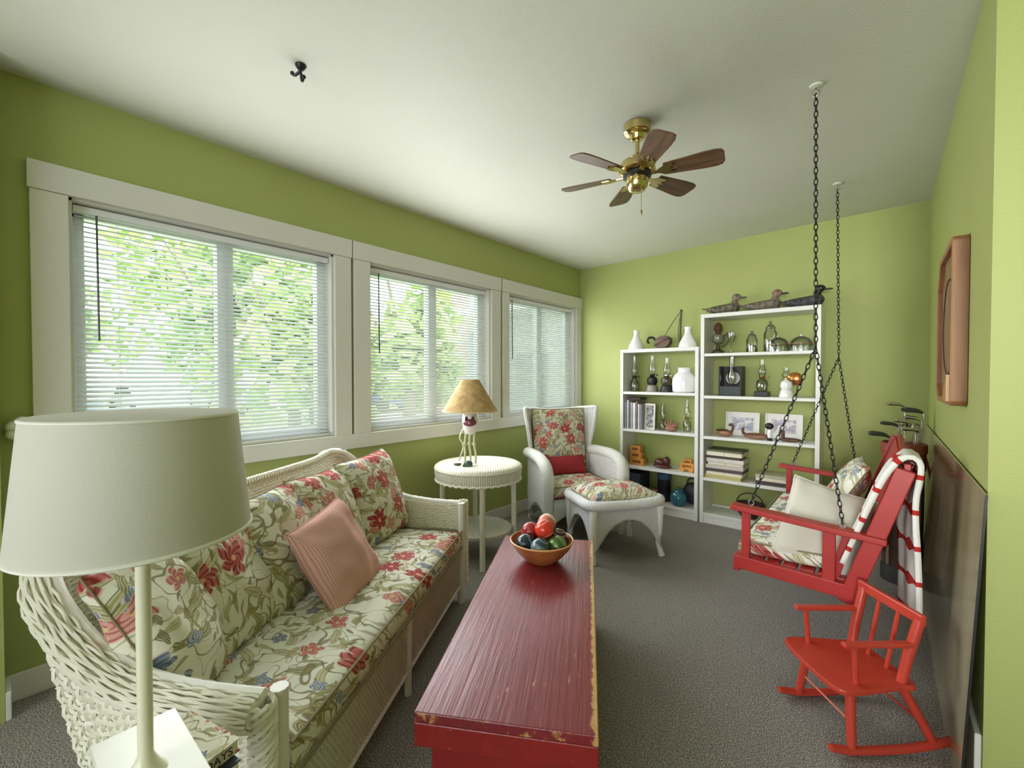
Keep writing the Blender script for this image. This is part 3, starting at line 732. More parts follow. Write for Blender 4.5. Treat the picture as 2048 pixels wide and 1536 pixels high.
P(FL,'face_patch',MB().sphere((0,-.012,.295),(.05,.052,.042),24,14),plain('plum_glaze',(.19,.045,.075),.15,var=.3,sc=25))
for sx in(-.022,.022): P(FL,'eye',MB().sphere((sx,-.055,.322),(.011,.008,.015),12,8),plain('dark_glaze',(.04,.02,.03),.1))
P(FL,'nose',MB().sphere((0,-.064,.292),(.008,.008,.006),12,8),plain('pink_glaze',(.55,.25,.25),.15))
P(FL,'lamp_neck',MB().tube([(0,0,.37),(0,0,.44)],.014,10).sphere((0,0,.47),(.027,.027,.04),12,8),plain('white_socket',(.8,.8,.76),.3))
m_cg=plain('pale_green_wood',(.62,.64,.42),.4)
for k,(x,y,x2,y2) in enumerate([(-.03,0,-.035,-.01),(-.004,.01,.0,.01),(.028,0,.036,.005)]):
    L=P(FL,'leg',MB().tube(spline([(x,y,.225),((x+x2)/2-.006,y,.14),(x2,y2,.075),(x2,y2,.004)],5),[.0075]*16,8),m_cg)
    P(L,'knee',MB().sphere(((x+x2)/2-.006,y,.14),.013,10,8),m_cg)
P(FL,'arm',MB().tube(spline([(-.045,-.01,.25),(-.07,-.02,.19),(-.045,-.03,.13),(-.075,-.035,.03)],5),.006,8),m_cg)
P(FL,'foot',MB().prism([(-.045,-.03),(.02,-.03),(.0,.03),(-.03,.03)],0,.012,Matrix.Translation((.0,-.05,0))).sphere((-.01,-.05,.012),(.032,.028,.026),14,8),plain('dark_green_glaze',(.05,.09,.07),.2))
P(FL,'shoe',MB().sphere((-.085,-.03,.008),(.03,.014,.009),12,8),plain('brown_glaze',(.10,.07,.05),.3))
# ------------------------------------------------------------------ wicker wing armchair
AC=T('wing_armchair','white wicker wing armchair in the far corner by the window','armchair',(.31,3.36,0),math.atan2(-.539,.842))
hwf=lambda z: float(np.interp(z,[.08,.45,.62,.8,1.0],[.27,.27,.275,.31,.345]))
def wing(u,v):
    z=.06+v*(.955-.06+.035*abs(u*2-1)**2); s=u*2-1; k=max(0,abs(s)-.62)/.38
    dep=float(np.interp(z,[.0,.6,.8,1.0],[.10,.12,.16,.17])); return (-.02*z-.03*(z>.3)*(z-.3)+dep*k**1.3,s*hwf(z),z)
P(AC,'back_shell',MB().grid(wing,40,30),m_rib,solid=.02)
ed=spline([wing(u,1.0) for u in np.linspace(0,1,15)],4)
left=[wing(0,v) for v in np.linspace(.55,1,10)]; right=[wing(1,v) for v in np.linspace(1,.55,10)]
rimp=np.array([left[i] for i in range(10)]+list(map(tuple,ed[2:-2]))+right)
P(AC,'wing_rim',MB().tube(resample(rimp,.02),.019,8),m_wickw)
for sy in(-1,1):
    # rolled arm that curls down at the front into the leg
    c0=spline([(.06,sy*.29,.60),(.25,sy*.31,.615),(.45,sy*.325,.61),(.57,sy*.33,.57),(.615,sy*.325,.48),(.60,sy*.315,.30),(.585,sy*.305,.13),(.60,sy*.31,.0)],7)
    P(AC,'arm',MB().tube(c0,np.interp(np.linspace(0,1,len(c0)),[0,.45,.6,.8,1],[.045,.05,.046,.032,.02]),12),m_wickw)
    def sp(u,v,sy=sy):
        x=.03+u*.56; b=.06+.14*math.sin(PI*min(1,max(0,(u-.08)/.84)))**.7; return (x,sy*(.275+.03*u),b+(.60-b)*v)
    P(AC,'side_panel',MB().grid(sp,20,12),m_rib,solid=.014)
    P(AC,'leg',MB().tube([(-.0,sy*.25,0),(.01,sy*.255,.3)],[.016,.022],10),m_white)
def fap(u,v):
    y=-.29+.58*u; b=.10+.12*math.sin(PI*u)**.8; return (.585,y,b+(.30-b)*v)
P(AC,'front_apron',MB().grid(fap,24,6),m_rib,solid=.014)
P(AC,'seat_frame',MB().box((.30,0,.29),(.56,.55,.04)),m_wickw,smooth=False)
ACM=Matrix.Translation((.31,3.36,0))@Matrix.Rotation(math.atan2(-.539,.842),4,'Z')
o=T('chair_seat_cushion','floral seat cushion in the wicker wing armchair','cushion',M=ACM@Matrix.Translation((.32,0,.312)))
P(o,'cover',slabcushion(.52,.52,.10,.02,n=14),m_flo3); P(o,'piping',MB().tube([(a*.26,b*.26,.095) for a,b in [(-1,-1),(-.5,-1),(0,-1),(.5,-1),(1,-1),(1,0),(1,1),(0,1),(-1,1),(-1,0)]],.005,6,closed=True),m_pipe)
o=T('chair_back_cushion','tall floral back cushion in the wicker wing armchair','cushion',M=ACM@Matrix.Translation((.085,.0,.70))@Matrix.Rotation(PI/2,4,'Z')@Matrix.Rotation(PI/2-.13,4,'X'))
P(o,'cover',pillow(.50,.56,.13,seed=4,pinch=.02),m_flo3); P(o,'piping',piping(.50,.56,.005,.02),m_pipe)
o=T('red_pillow','small dark-red oblong pillow on the wing armchair seat','pillow',M=ACM@Matrix.Translation((.215,.02,.50))@Matrix.Rotation(PI/2+.05,4,'Z')@Matrix.Rotation(.95,4,'X'))
P(o,'cover',pillow(.33,.17,.09,seed=2,wr=.002),plain('crimson_fabric',(.27,.012,.018),.85,var=.15,bump=.0005)); P(o,'seam',piping(.33,.17,.003),plain('crimson_seam',(.18,.01,.012),.85))
# ------------------------------------------------------------------ ottoman
OM=Matrix.Translation((1.085,2.965,0))@Matrix.Rotation(math.atan2(-.539,.842),4,'Z')
OT=T('wicker_ottoman','white wicker ottoman in front of the wing armchair','ottoman',(1.085,2.965,0),math.atan2(-.539,.842))
hx,hy=.195,.26
def side(ax,s):
    def fn(u,v):
        q=-1+2*u; b=.30-.22*abs(q)**2.2-.02; fl_=.012*(1-v)
        z=b+(.385-b)*v
        return (q*hx,s*(hy+fl_),z) if ax else (s*(hx+fl_),q*hy,z)
    return fn
for ax in(0,1):
    for s in(1,-1): P(OT,'side_panel',MB().grid(side(ax,s),24,10),ribbed('white_wicker_ottoman',(.72,.73,.74),0,.011,.004) if ax==0 and s==1 else bpy.data.materials['white_wicker_ottoman'],solid=.012)
rp=spline([(hx,-hy,.392),(hx+.012,0,.382),(hx,hy,.392),(0,hy+.012,.382),(-hx,hy,.392),(-hx-.012,0,.382),(-hx,-hy,.392),(0,-hy-.012,.382)],6,closed=True)
P(OT,'top_roll',MB().tube(rp,.036,12,closed=True),wicker('white_wicker_roll',(.74,.75,.76),.012,.012,.003))
P(OT,'top_panel',MB().box((0,0,.385),(2*hx,2*hy,.03)),m_wickw,smooth=False)
for sx in(-1,1):
    for sy in(-1,1):
        P(OT,'leg',MB().tube(spline([(sx*hx,sy*hy,.36),(sx*(hx-.002),sy*(hy-.002),.2),(sx*(hx-.006),sy*(hy-.006),.09),(sx*(hx+.012),sy*(hy+.012),.0)],5),[.03,.029,.028,.026,.025,.024,.023,.022,.021,.02,.019,.019,.019,.02,.022,.024],10),m_white)
o=T('ottoman_cushion','puffy floral cushion on the white wicker ottoman','cushion',M=OM@Matrix.Translation((0,0,.402)))
P(o,'cover',slabcushion(.375,.50,.045,.05,n=18,r=.02),floral('floral_cotton_ottoman',1.7,12.4,(.66,.64,.52),1.15,.6)); P(o,'piping',MB().tube([(a*.186,b*.249,.012) for a,b in [(-1,-1),(0,-1),(1,-1),(1,-.3),(1,.3),(1,1),(0,1),(-1,1),(-1,0)]],.005,6,closed=True),m_pipe)
# ------------------------------------------------------------------ cream table lamp on its table, left foreground
LX,LY,LZ=1.659,.170,.607
m_cream=plain('cream_enamel',(.72,.70,.55),.25,var=.04)
LT=T('lamp_table','small white square table behind the sofa arm carrying the cream lamp','side table',(1.655,.17,0),.0)
P(LT,'tabletop',MB().box((.0,.0,.535),(.20,.22,.025)),m_trim,bevel=.003)
for sx in(-.08,.08):
    for sy in(-.09,.09): P(LT,'leg',MB().box((sx,sy,.2612),(.025,.025,.5225)),m_trim,bevel=.002)
TL=T('table_lamp','tall cream table lamp with a big white drum shade in the left foreground','lamp',(LX,LY,LZ-.012))
P(TL,'base',MB().box((0,.010,.006),(.285,.126,.012)),plain('cream_base_enamel',(.74,.73,.63),.3,var=.03),bevel=.002)
P(TL,'pole',MB().lathe([(.03,.012),(.024,.02),(.016,.032),(.0108,.045),(.0108,.40),(.011,.42),(.011,.53)],24),m_cream)
def shade(name):
    t=NT(name); t.bump(t.noise(t.obj(),320,1),.0003); t.fin((.73,.72,.64),.9,0,.1)
    tl=t.n('ShaderNodeBsdfTranslucent',{0:(.75,.72,.6,1)}); mx=t.n('ShaderNodeMixShader',{0:.28,1:t.b.outputs[0],2:tl.outputs[0]}); t.t.links.new(mx.outputs[0],t.out.inputs['Surface']); return t.m
SH=P(TL,'lamp_shade',MB().lathe([(.1545,.412),(.155,.413),(.1365,.612),(.1355,.612)],64),shade('white_linen_shade'),solid=.002)
SH.data.polygons[0].use_smooth=True
m_hem=plain('linen_hem',(.74,.73,.66),.9,var=.02)
P(TL,'hem',MB().tube([(.1555*math.cos(a),.1555*math.sin(a),.415) for a in np.linspace(0,2*PI,64)[:-1]],.0032,6,closed=True),m_hem)
P(TL,'hem',MB().tube([(.1368*math.cos(a),.1368*math.sin(a),.610) for a in np.linspace(0,2*PI,64)[:-1]],.0025,6,closed=True),m_hem)
sp_=MB()
for k in range(3): sp_.tube([(0,0,.575),(.1365*math.cos(k*2.094+.7),.1365*math.sin(k*2.094+.7),.603)],.002,6)
sp_.tube([(0,0,.53),(0,0,.585)],.004,8); P(TL,'spider',sp_,plain('brass_wire',(.5,.38,.15),.3,1.0))
P(TL,'bulb',MB().sphere((0,0,.49),(.03,.03,.04),16,10),plain('frosted_bulb',(.8,.8,.78),.3))
P(TL,'pull_chain',MB().tube([(.035,.0,.46),(.042,-.004,.41),(.042,-.004,.40)],.0012,5).sphere((.042,-.004,.392),.0085,12,8),m_cream)
# books beside the lamp base
def book(name,label,cx,cy,z,w_,d_,h_,rz,cov,group=None,cat='book'):
    R=T(name,label,cat,(cx,cy,z),rz,group)
    cv=MB().box((0,0,.0015),(w_,d_,.003)).box((0,0,h_-.0015),(w_,d_,.003)).box((0,-d_/2+.0015,h_/2),(w_,.003,h_))
    P(R,'cover',cv,cov,smooth=False); P(R,'pages',MB().box((0,.002,h_/2),(w_-.006,d_-.008,h_-.006)),m_page,smooth=False); return R
m_page=plain('book_pages',(.72,.67,.53),.9,var=.08,sc=60)
o=book('book','dark blue book under the cream one beside the lamp base',1.648,.185,.548,.165,.19,.022,.244,plain('navy_cover',(.015,.018,.04),.4,var=.3))
o=book('book','cream book with a flowery cover beside the lamp base',1.633,.187,.5705,.155,.20,.024,.244,floral('flowery_book_cover',3.2,21.0,(.72,.70,.56),.25,.3))
fc=bpy.data.curves.new('spine_title','FONT'); fc.body='DAYS'; fc.size=.020; fc.extrude=.0004; fc.align_x='CENTER'
fo=bpy.data.objects.new('tmp_title',fc); C.objects.link(fo); bpy.context.view_layer.update()
me=bpy.data.meshes.new_from_object(fo.evaluated_get(bpy.context.evaluated_depsgraph_get())); bpy.data.objects.remove(fo)
me.name='spine_title'; P(o,'spine_title',me,plain('dark_print',(.03,.025,.03),.6),smooth=False,M=Matrix.Translation((.0782,.062,.005))@Matrix.Rotation(PI/2,4,'Z')@Matrix.Rotation(PI/2,4,'X'))
# white ruffled ornament on the wall beside the widest window
o=T('wall_ornament','small white ruffled plaster ornament on the green wall left of the lampshade','ornament',(.0,.11,1.06))
P(o,'backplate',MB().lathe([(.05,0),(.048,.012),(.001,.016)],20).xf(Matrix.Rotation(PI/2,4,'Y')),m_white)
for k in range(7):
    a=k*2*PI/7; P(o,'ruffle',MB().sphere((.03,.032*math.cos(a),.032*math.sin(a)),(.03,.022,.022),12,8),m_white)
P(o,'bud',MB().sphere((.05,0,0),(.03,.022,.022),12,8),m_white)
# ------------------------------------------------------------------ bookcases
m_case=plain('white_laminate',(.72,.72,.69),.35,var=.02)
def bookcase(label,x0,x1,h,shelves,yf=4.0,yb=4.285,t_=.03):
    R=T('bookcase',label,'bookcase',((x0+x1)/2,yf,0)); d=yb-yf; m=(x0+x1)/2
    for x in(x0+t_/2,x1-t_/2): P(R,'side_panel',MB().box((x-m,d/2,h/2),(t_,d,h)),m_case,bevel=.002)
    P(R,'top_panel',MB().box((0,d/2,h-.016),(x1-x0-2*t_,d-.002,.032)),m_case,bevel=.002)
    for z in shelves: P(R,'shelf',MB().box((0,d/2,z-.0125),(x1-x0-2*t_,d-.004,.025)),m_case,bevel=.002)
    P(R,'plinth',MB().box((0,.02,.032),(x1-x0-2*t_,.02,.064)),m_case,bevel=.002)
    return R
bookcase('lower white bookcase on the back wall beside the wing armchair',.628,1.362,1.525,[1.12,.762,.408,.09])
bookcase('taller white bookcase on the back wall topped by three duck decoys',1.378,2.236,1.80,[1.463,1.102,.753,.395,.09])
Y0=4.13
m_milk=plain('white_milk_glass',(.80,.81,.82),.12,var=.02); m_lg=glassy('lamp_glass',(.93,.95,.92),.10); m_brs=plain('aged_brass',(.38,.25,.09),.3,1.0); m_blk=plain('black_iron',(.015,.015,.016),.4,.3)
vp=[(.072,0),(.076,.01),(.066,.05),(.045,.09),(.028,.125),(.022,.16),(.027,.19),(.02,.192)]
S('bottle_vase','white bottle vase at the left end of the lower bookcase top','vase',MB().lathe(vp,32),m_milk,(.732,Y0,1.525))
S('bottle_vase','white bottle vase on the lower bookcase top beside the taller bookcase','vase',MB().lathe([(r*1.06,z) for r,z in vp],32),m_milk,(1.225,Y0,1.525))
# old wooden pulley block with hook and rope
R=T('wooden_pulley_block','old wooden pulley block with hook and rope on the lower bookcase top','pulley block',(1.0,Y0,1.525))
m_ow=woodm('weathered_wood',(.07,.04,.03),(.22,.14,.11),.7)
P(R,'block',MB().prism([(.075*math.cos(a)*1.0,.058*math.sin(a)) for a in np.linspace(0,2*PI,24)[:-1]],-.04,.04,Matrix.Translation((.0,0,.062))@Matrix.Rotation(-.35,4,'Y')@Matrix.Rotation(PI/2,4,'X')),m_ow,bevel=.006)
for y in(-.05,.05): P(R,'iron_strap',MB().bar((-.07,y*.9,.03),(.07,y*.9,.10),.012,.005),m_blk,smooth=False)
P(R,'hook',MB().tube(spline([(-.07,0,.08),(-.10,0,.11),(-.14,0,.11),(-.155,0,.08),(-.14,0,.06)],6),.011,8),m_blk)
P(R,'sheave',MB().tube([(0,-.043,.06),(0,.043,.06)],.028,16),plain('rusty_axle',(.18,.09,.05),.6))
P(R,'post',MB().tube(spline([(.15,.02,.0),(.152,.02,.15),(.158,.02,.31),(.165,.02,.345),(.15,.02,.35)],6),.008,8),plain('dark_green_iron',(.04,.05,.02),.5))
P(R,'rope',MB().tube(spline([(.155,.02,.34),(.09,.01,.25),(.03,0,.15),(.01,0,.11)],6),.004,6).tube(spline([(.157,.02,.34),(.135,.02,.2),(.135,.02,.05)],6),.004,6),plain('old_rope',(.16,.14,.07),.9))
# duck decoys
def duck(label,x,body,head,bill,s=1.0):
    R=T('duck_decoy',label,'duck decoy',(x,Y0-.01,1.80),0,'duck decoys on the taller bookcase')
    n=22; L=[]; rad=[]
    v=[];f=[]; sg=16
    prof=[(-.145,.052,.004,.006),(-.135,.050,.018,.014),(-.10,.045,.038,.026),(-.04,.042,.055,.038),(.03,.044,.060,.043),(.08,.048,.054,.045),(.115,.052,.038,.038),(.13,.055,.018,.02),(.135,.055,.004,.004)]
    for X,z,ry,rz_ in prof:
        for q in range(sg):
            a=2*PI*q/sg; v.append((X*s,ry*s*math.cos(a),max(0,(z+rz_*math.sin(a)))*s))
    for i in range(len(prof)-1):
        for q in range(sg): q2=(q+1)%sg; f.append((i*sg+q,i*sg+q2,(i+1)*sg+q2,(i+1)*sg+q))
    f.append(tuple(range(sg))[::-1]); f.append(tuple((len(prof)-1)*sg+q for q in range(sg)))
    P(R,'body',MB().add(v,f),body)
    P(R,'head',MB().tube([(.085*s,0,.07*s),(.09*s,0,.10*s),(.10*s,0,.125*s)],[.030*s,.024*s,.022*s],14).sphere((.105*s,0,.138*s),(.036*s,.026*s,.028*s),18,12),head)
    P(R,'bill',MB().sphere((.155*s,0,.128*s),(.034*s,.014*s,.008*s),14,8),bill)
    for y in(-1,1): P(R,'eye',MB().sphere((.118*s,y*.024*s,.146*s),.004*s,8,6),m_blk)
    P(R,'tail',MB().bar((-.12*s,0,.055*s),(-.17*s,0,.062*s),.04*s,.008*s),body,smooth=False)
    return R
dk=lambda n,a,b:(lambda t:t.fin(t.mix(t.ss(t.noise(t.obj(),45,3,.7),.4,.6),col(a),col(b)),.7,0,.2))(NT(n))
duck('brown mottled duck decoy at the left of the taller bookcase top',1.525,dk('mottled_brown_duck',(.07,.06,.04),(.19,.17,.13)),dk('tan_duck_head',(.14,.10,.07),(.26,.21,.16)),plain('dark_bill',(.07,.07,.06),.4))
duck('pinkish-brown duck decoy at the middle of the taller bookcase top',1.825,dk('grey_brown_duck',(.10,.085,.06),(.22,.19,.16)),dk('rosy_duck_head',(.18,.11,.09),(.28,.2,.17)),plain('dark_bill_b',(.03,.03,.03),.4))
duck('dark duck decoy with a black head at the right of the taller bookcase top',2.11,dk('dark_grey_duck',(.035,.035,.035),(.10,.095,.10)),plain('black_duck_head',(.012,.015,.012),.35),plain('olive_bill',(.05,.06,.04),.35))
# oil lamps
def oil_lamp(name,label,x,z,h,base,font,rb=.05,chim=.42,grp=None,y=Y0,foot=None,burner=True):
    R=T(name,label,'oil lamp',(x,y,z),0,grp); hb=h*(1-chim)
    if foot: P(R,'foot',MB().lathe([(rb*1.1,0),(rb*1.15,.012),(rb*.9,hb*.35),(rb*.5,hb*.42)],24),foot)
    z0=hb*.36 if foot else 0
    P(R,'font',MB().lathe([(rb*.55,z0),(rb*.8,z0+.005),(rb,z0+(hb-z0)*.35),(rb*.85,z0+(hb-z0)*.65),(rb*.4,z0+(hb-z0)*.8),(rb*.35,z0+(hb-z0)*.85)],24),font)
    bn=P(R,'burner',MB().lathe([(rb*.36,z0+(hb-z0)*.82),(rb*.5,z0+(hb-z0)*.88),(rb*.5,hb*.97),(rb*.3,hb)],20),base)
    P(bn,'wick_knob',MB().tube([(rb*.4,0,hb*.92),(rb*.95,0,hb*.92)],.003,6).tube([(rb*.95,0,hb*.92),(rb*1.05,0,hb*.92)],.009,10),base)
    c=h*chim
    P(R,'chimney',MB().lathe([(rb*.4,hb*.96),(rb*.62,hb+c*.16),(rb*.66,hb+c*.28),(rb*.42,hb+c*.52),(rb*.34,hb+c*.75),(rb*.38,hb+c)],24),m_lg)
    return R
m_fontd=plain('smoky_oil_font',(.06,.045,.02),.1,var=.4); m_clearf=glassy('clear_font_glass',(.72,.74,.62),.12)
oil_lamp('oil_lamp','slender oil lamp with dark brass burner at the left of the lower bookcase, upper shelf',.715,1.12,.345,m_blk,m_clearf,.045,.55,'oil lamps')
oil_lamp('oil_lamp','oil lamp with a black reflector collar, second on the lower bookcase upper shelf',.895,1.12,.345,m_blk,m_blk,.05,.5,'oil lamps',foot=plain('grey_stone_foot',(.25,.23,.2),.4))
oil_lamp('oil_lamp','stout black oil lamp beside the white jar on the lower bookcase',1.035,1.12,.32,plain('nickel',(.5,.48,.42),.25,1.0),m_fontd,.052,.48,'oil lamps',foot=m_blk)
S('white_jar','big white milk-glass jar on the lower bookcase upper shelf','jar',MB().lathe([(.085,0),(.10,.01),(.105,.09),(.10,.13),(.08,.165),(.055,.185),(.052,.215),(.058,.225),(.05,.227)],36),m_milk,(1.20,Y0-.01,1.12))
# upright books and a leaning picture
bc_=[(.30,.30,.32),(.62,.62,.64),(.16,.18,.2),(.42,.40,.44),(.68,.66,.66),(.22,.16,.18),(.55,.50,.52),(.30,.28,.3)]
lbs=['leftmost dark grey upright book on the lower bookcase','pale second upright book from the left on the lower bookcase','thin black third upright book on the lower bookcase','grey fourth upright book on the lower bookcase','white thick upright book at the middle of the upright row','dark maroon upright book right of the thick white one','pinkish grey upright book, next to last in the upright row','last upright book, grey, against the framed picture']
xx=.663
for i,c in enumerate(bc_):
    w_=[.022,.018,.014,.02,.03,.018,.022,.016][i]; hh=[.26,.275,.26,.255,.25,.265,.24,.235][i]
    R=T('upright_book',lbs[i],'book',(xx+w_/2,Y0-.02,.7625),0,'upright books on the lower bookcase')
    mt=plain(f'upright_cover_{i}',c,.6,var=.25,sc=20)
    P(R,'cover',MB().box((-w_/2+.001,0,hh/2),(.002,.17,hh)).box((w_/2-.001,0,hh/2),(.002,.17,hh)).box((0,-.084,hh/2),(w_,.002,hh)),mt,smooth=False)
    P(R,'pages',MB().box((0,.003,hh/2),(w_-.004,.16,hh-.01)),m_page,smooth=False); xx+=w_+.002
S('flat_book','dark book lying across the tops of the upright books','book',MB().box((0,0,.012),(.13,.15,.022)),plain('dark_maroon_cover',(.05,.02,.025),.6),(.742,Y0+.0,.7625+.277),bevel=.002,rot=None)
def pictmat(name,c1,c2,c3,sc=9):
    t=NT(name); o=t.obj(); n=t.noise(o,sc,4,.6); n2=t.noise(o,sc*2.3,3,.6)
    return t.fin(t.mix(t.ss(n2,.5,.6),t.mix(t.ss(n,.42,.58),col(c1),col(c2)),col(c3)),.4,0,.3)
def picture(label,x,y,z,w_,h_,img,mat_,mw,tilt=.12,yaw=0,fc=None):
    R=T('framed_picture',label,'picture',M=Matrix.Translation((x,y,z))@Matrix.Rotation(yaw,4,'Z')@Matrix.Rotation(-tilt,4,'X'))
    fr=MB(); b=.012
    for s in(-1,1): fr.box((s*(w_/2-b/2),0,h_/2),(b,.016,h_)); fr.box((0,0,h_/2+s*(h_/2-b/2)),(w_-2*b,.016,b))
    P(R,'frame',fr,fc or m_white,bevel=.002); P(R,'mat_board',MB().box((0,.002,h_/2),(w_-2*b,.006,h_-2*b)),mat_,smooth=False)
    P(R,'image',MB().box((0,-.0025,h_/2),(w_-2*b-2*mw,.003,h_-2*b-2*mw)),img,smooth=False); return R
m_mat=plain('picture_mat',(.74,.73,.70),.8,var=.02)
picture('framed grey picture leaning at the end of the upright books',.895,Y0-.055,.763,.105,.245,pictmat('grey_photo',(.05,.05,.06),(.32,.32,.33),(.6,.6,.6),22),m_mat,.006,.06,-.12)
oil_lamp('small_oil_lamp','small oil lamp with a bent chimney right of the upright books',1.0,.763,.255,m_brs,m_clearf,.035,.6,'small oil lamps')
oil_lamp('small_oil_lamp','small glass oil lamp at the right end of the upright-books shelf',1.225,.763,.30,m_brs,m_clearf,.036,.55,'small oil lamps')
R=T('coral_figurine','small pink coral-like figurine between the two small oil lamps','figurine',(1.10,Y0-.06,.763))
P(R,'base',MB().sphere((0,0,.022),(.055,.035,.022),16,10),plain('pink_coral',(.30,.12,.09),.6,var=.3))
for k in range(5): P(R,'branch',MB().tube([(0,0,.03),((-.05+.025*k),.0,.06),((-.06+.03*k),.005,.105-.008*abs(k-2))],[.012,.009,.004],7),plain('pink_coral',(.30,.12,.09),.6) if k==0 else bpy.data.materials['pink_coral.001'])
# yellow-orange wooden toys on the third shelf
m_or=plain('orange_pine',(.62,.26,.045),.45,var=.2); m_dk=plain('toy_window_dark',(.20,.07,.015),.6)
R=T('wooden_toy_building','stepped orange wooden toy building at the left of the lower bookcase','toy',(.765,Y0-.02,.4085))
for k,(w_,h_,xo,z) in enumerate([(.14,.065,0,0),(.115,.06,-.012,.065),(.10,.06,-.015,.125)]):
    b=P(R,'storey',MB().box((xo,0,z+h_/2),(w_,.07,h_)),m_or,bevel=.003)
    P(b,'window_slot',MB().box((xo,-.0355,z+h_*.5),(w_*.6,.002,h_*.4)),m_dk,smooth=False)
R=T('wooden_toy_car','orange wooden toy with wheels at the right of the lower bookcase third shelf','toy',(1.245,Y0-.03,.4085))
P(R,'body',MB().box((0,0,.045),(.12,.06,.06)).box((.0,0,.09),(.075,.055,.04)),m_or,bevel=.004)
for sx in(-.038,.038): P(R,'wheel',MB().tube([(sx,-.042,.022),(sx,-.03,.022)],.022,16),m_or)
P(R,'window_slot',MB().box((0,-.0285,.09),(.05,.002,.022)).box((0,-.031,.05),(.08,.002,.015)),m_dk,smooth=False)
R=T('carved_wooden_shoe','dark red-brown carved shoe-like lump at the middle of the third shelf','carving',(1.01,Y0-.03,.4085))
m_mah=woodm('dark_mahogany',(.04,.012,.008),(.13,.035,.022),.3)
P(R,'sole',MB().sphere((0,0,.018),(.088,.05,.018),20,10),m_mah); P(R,'upper',MB().sphere((-.02,0,.05),(.055,.042,.04),18,12).sphere((.04,0,.065),(.032,.036,.045),16,10),m_mah)
# bottom shelf of the lower bookcase
S('navy_storage_box','navy fabric box at the left of the bottom shelf','box',MB().box((0,0,.12),(.16,.22,.24)),plain('navy_fabric',(.035,.05,.085),.9),(.745,4.14,.0905),bevel=.008)
R=T('black_canister','black canister with a blue lid on the bottom shelf','canister',(1.01,4.15,.0905))
P(R,'body',MB().lathe([(.055,0),(.058,.005),(.058,.2),(.05,.205)],28),plain('black_tin',(.012,.013,.018),.35)); P(R,'lid',MB().lathe([(.06,.205),(.062,.21),(.062,.26),(.03,.272),(.002,.273)],28),plain('blue_lid',(.05,.11,.20),.3))
for k,(c,lb) in enumerate([((.45,.27,.17),'lowest tan book lying on the bottom shelf of the lower bookcase'),((.60,.50,.42),'cream middle book lying on the bottom shelf of the lower bookcase'),((.42,.18,.13),'rusty top book lying on the bottom shelf of the lower bookcase')]):
    S('lying_book',lb,'book',MB().box((0,0,.016),(.13,.12,.032)),plain(f'lying_cover_{k}',c,.7,var=.15,sc=30),(1.01,4.015+.065,.0905+k*.0325) if False else (.905,4.10,.0905+k*.0325),rz=.04*k,bevel=.002,group='books lying on the lower bookcase')
m_teal=plain('teal_glaze',(.03,.13,.18),.12,var=.3,sc=20)
R=T('teal_jar','shiny teal-blue pot on the bottom shelf of the lower bookcase','jar',(1.17,4.08,.0905))
P(R,'body',MB().lathe([(.045,0),(.065,.02),(.075,.06),(.07,.10),(.045,.125),(.04,.128)],30),m_teal); P(R,'lid',MB().lathe([(.046,.128),(.04,.14),(.012,.148),(.012,.16),(.002,.163)],24),m_teal)
S('dark_handbag','dark slumped bag behind the teal pot','bag',MB().sphere((0,0,.10),(.085,.05,.10),20,12).tube(spline([(-.05,0,.17),(-.03,0,.23),(.03,0,.23),(.05,0,.17)],5),.006,6),plain('dark_leather',(.02,.022,.03),.5),(1.255,4.19,.0905))
# ---- taller bookcase
m_gr=plain('dull_olive_metal',(.09,.08,.05),.4,.5)
R=T('ornate_oil_lamp','tall dark ornate lamp at the left of the taller bookcase top shelf','oil lamp',(1.485,Y0,1.463))
P(R,'foot',MB().lathe([(.055,0),(.05,.02),(.02,.04),(.012,.08)],20),m_gr); P(R,'bowl',MB().lathe([(.012,.08),(.045,.10),(.055,.13),(.05,.16),(.02,.175)],22),plain('grey_green_glass',(.16,.17,.12),.1))
P(R,'burner',MB().lathe([(.02,.175),(.026,.2),(.036,.21),(.03,.25),(.012,.27)],18),plain('brown_flower_top',(.10,.04,.02),.5))
P(R,'handle',MB().tube(spline([(.045,0,.15),(.085,0,.18),(.095,0,.14),(.06,0,.08),(.025,0,.06)],5),.006,8),m_gr)
S('glass_goblet','clear stemmed goblet on the taller bookcase top shelf, left of the jars','glass',MB().lathe([(.032,0),(.03,.004),(.005,.01),(.004,.08),(.02,.10),(.031,.14),(.029,.175)],24),m_lg,(1.607,Y0-.06,1.463))
def jarg(label,x,h,r):
    R=T('glass_jar',label,'jar',(x,Y0,1.463)); P(R,'body',MB().lathe([(r*.9,0),(r,.008),(r,h*.6),(r*.7,h*.7),(r*.68,h*.74)],28),m_lg)
    P(R,'lid',MB().lathe([(r*.72,h*.74),(r*.75,h*.77),(r*.4,h*.85),(r*.15,h*.88),(r*.28,h*.95),(r*.12,h)],22),glassy('jar_lid_glass',(.9,.93,.86),.25)); P(R,'contents',MB().lathe([(r*.8,.01),(r*.82,h*.3),(r*.5,h*.36)],20),glassy('pale_contents',(.85,.87,.74),.2)); return R
jarg('short clear lidded jar at the middle of the taller bookcase top shelf',1.75,.185,.042); jarg('tall clear lidded jar right of the short one',1.885,.26,.048)
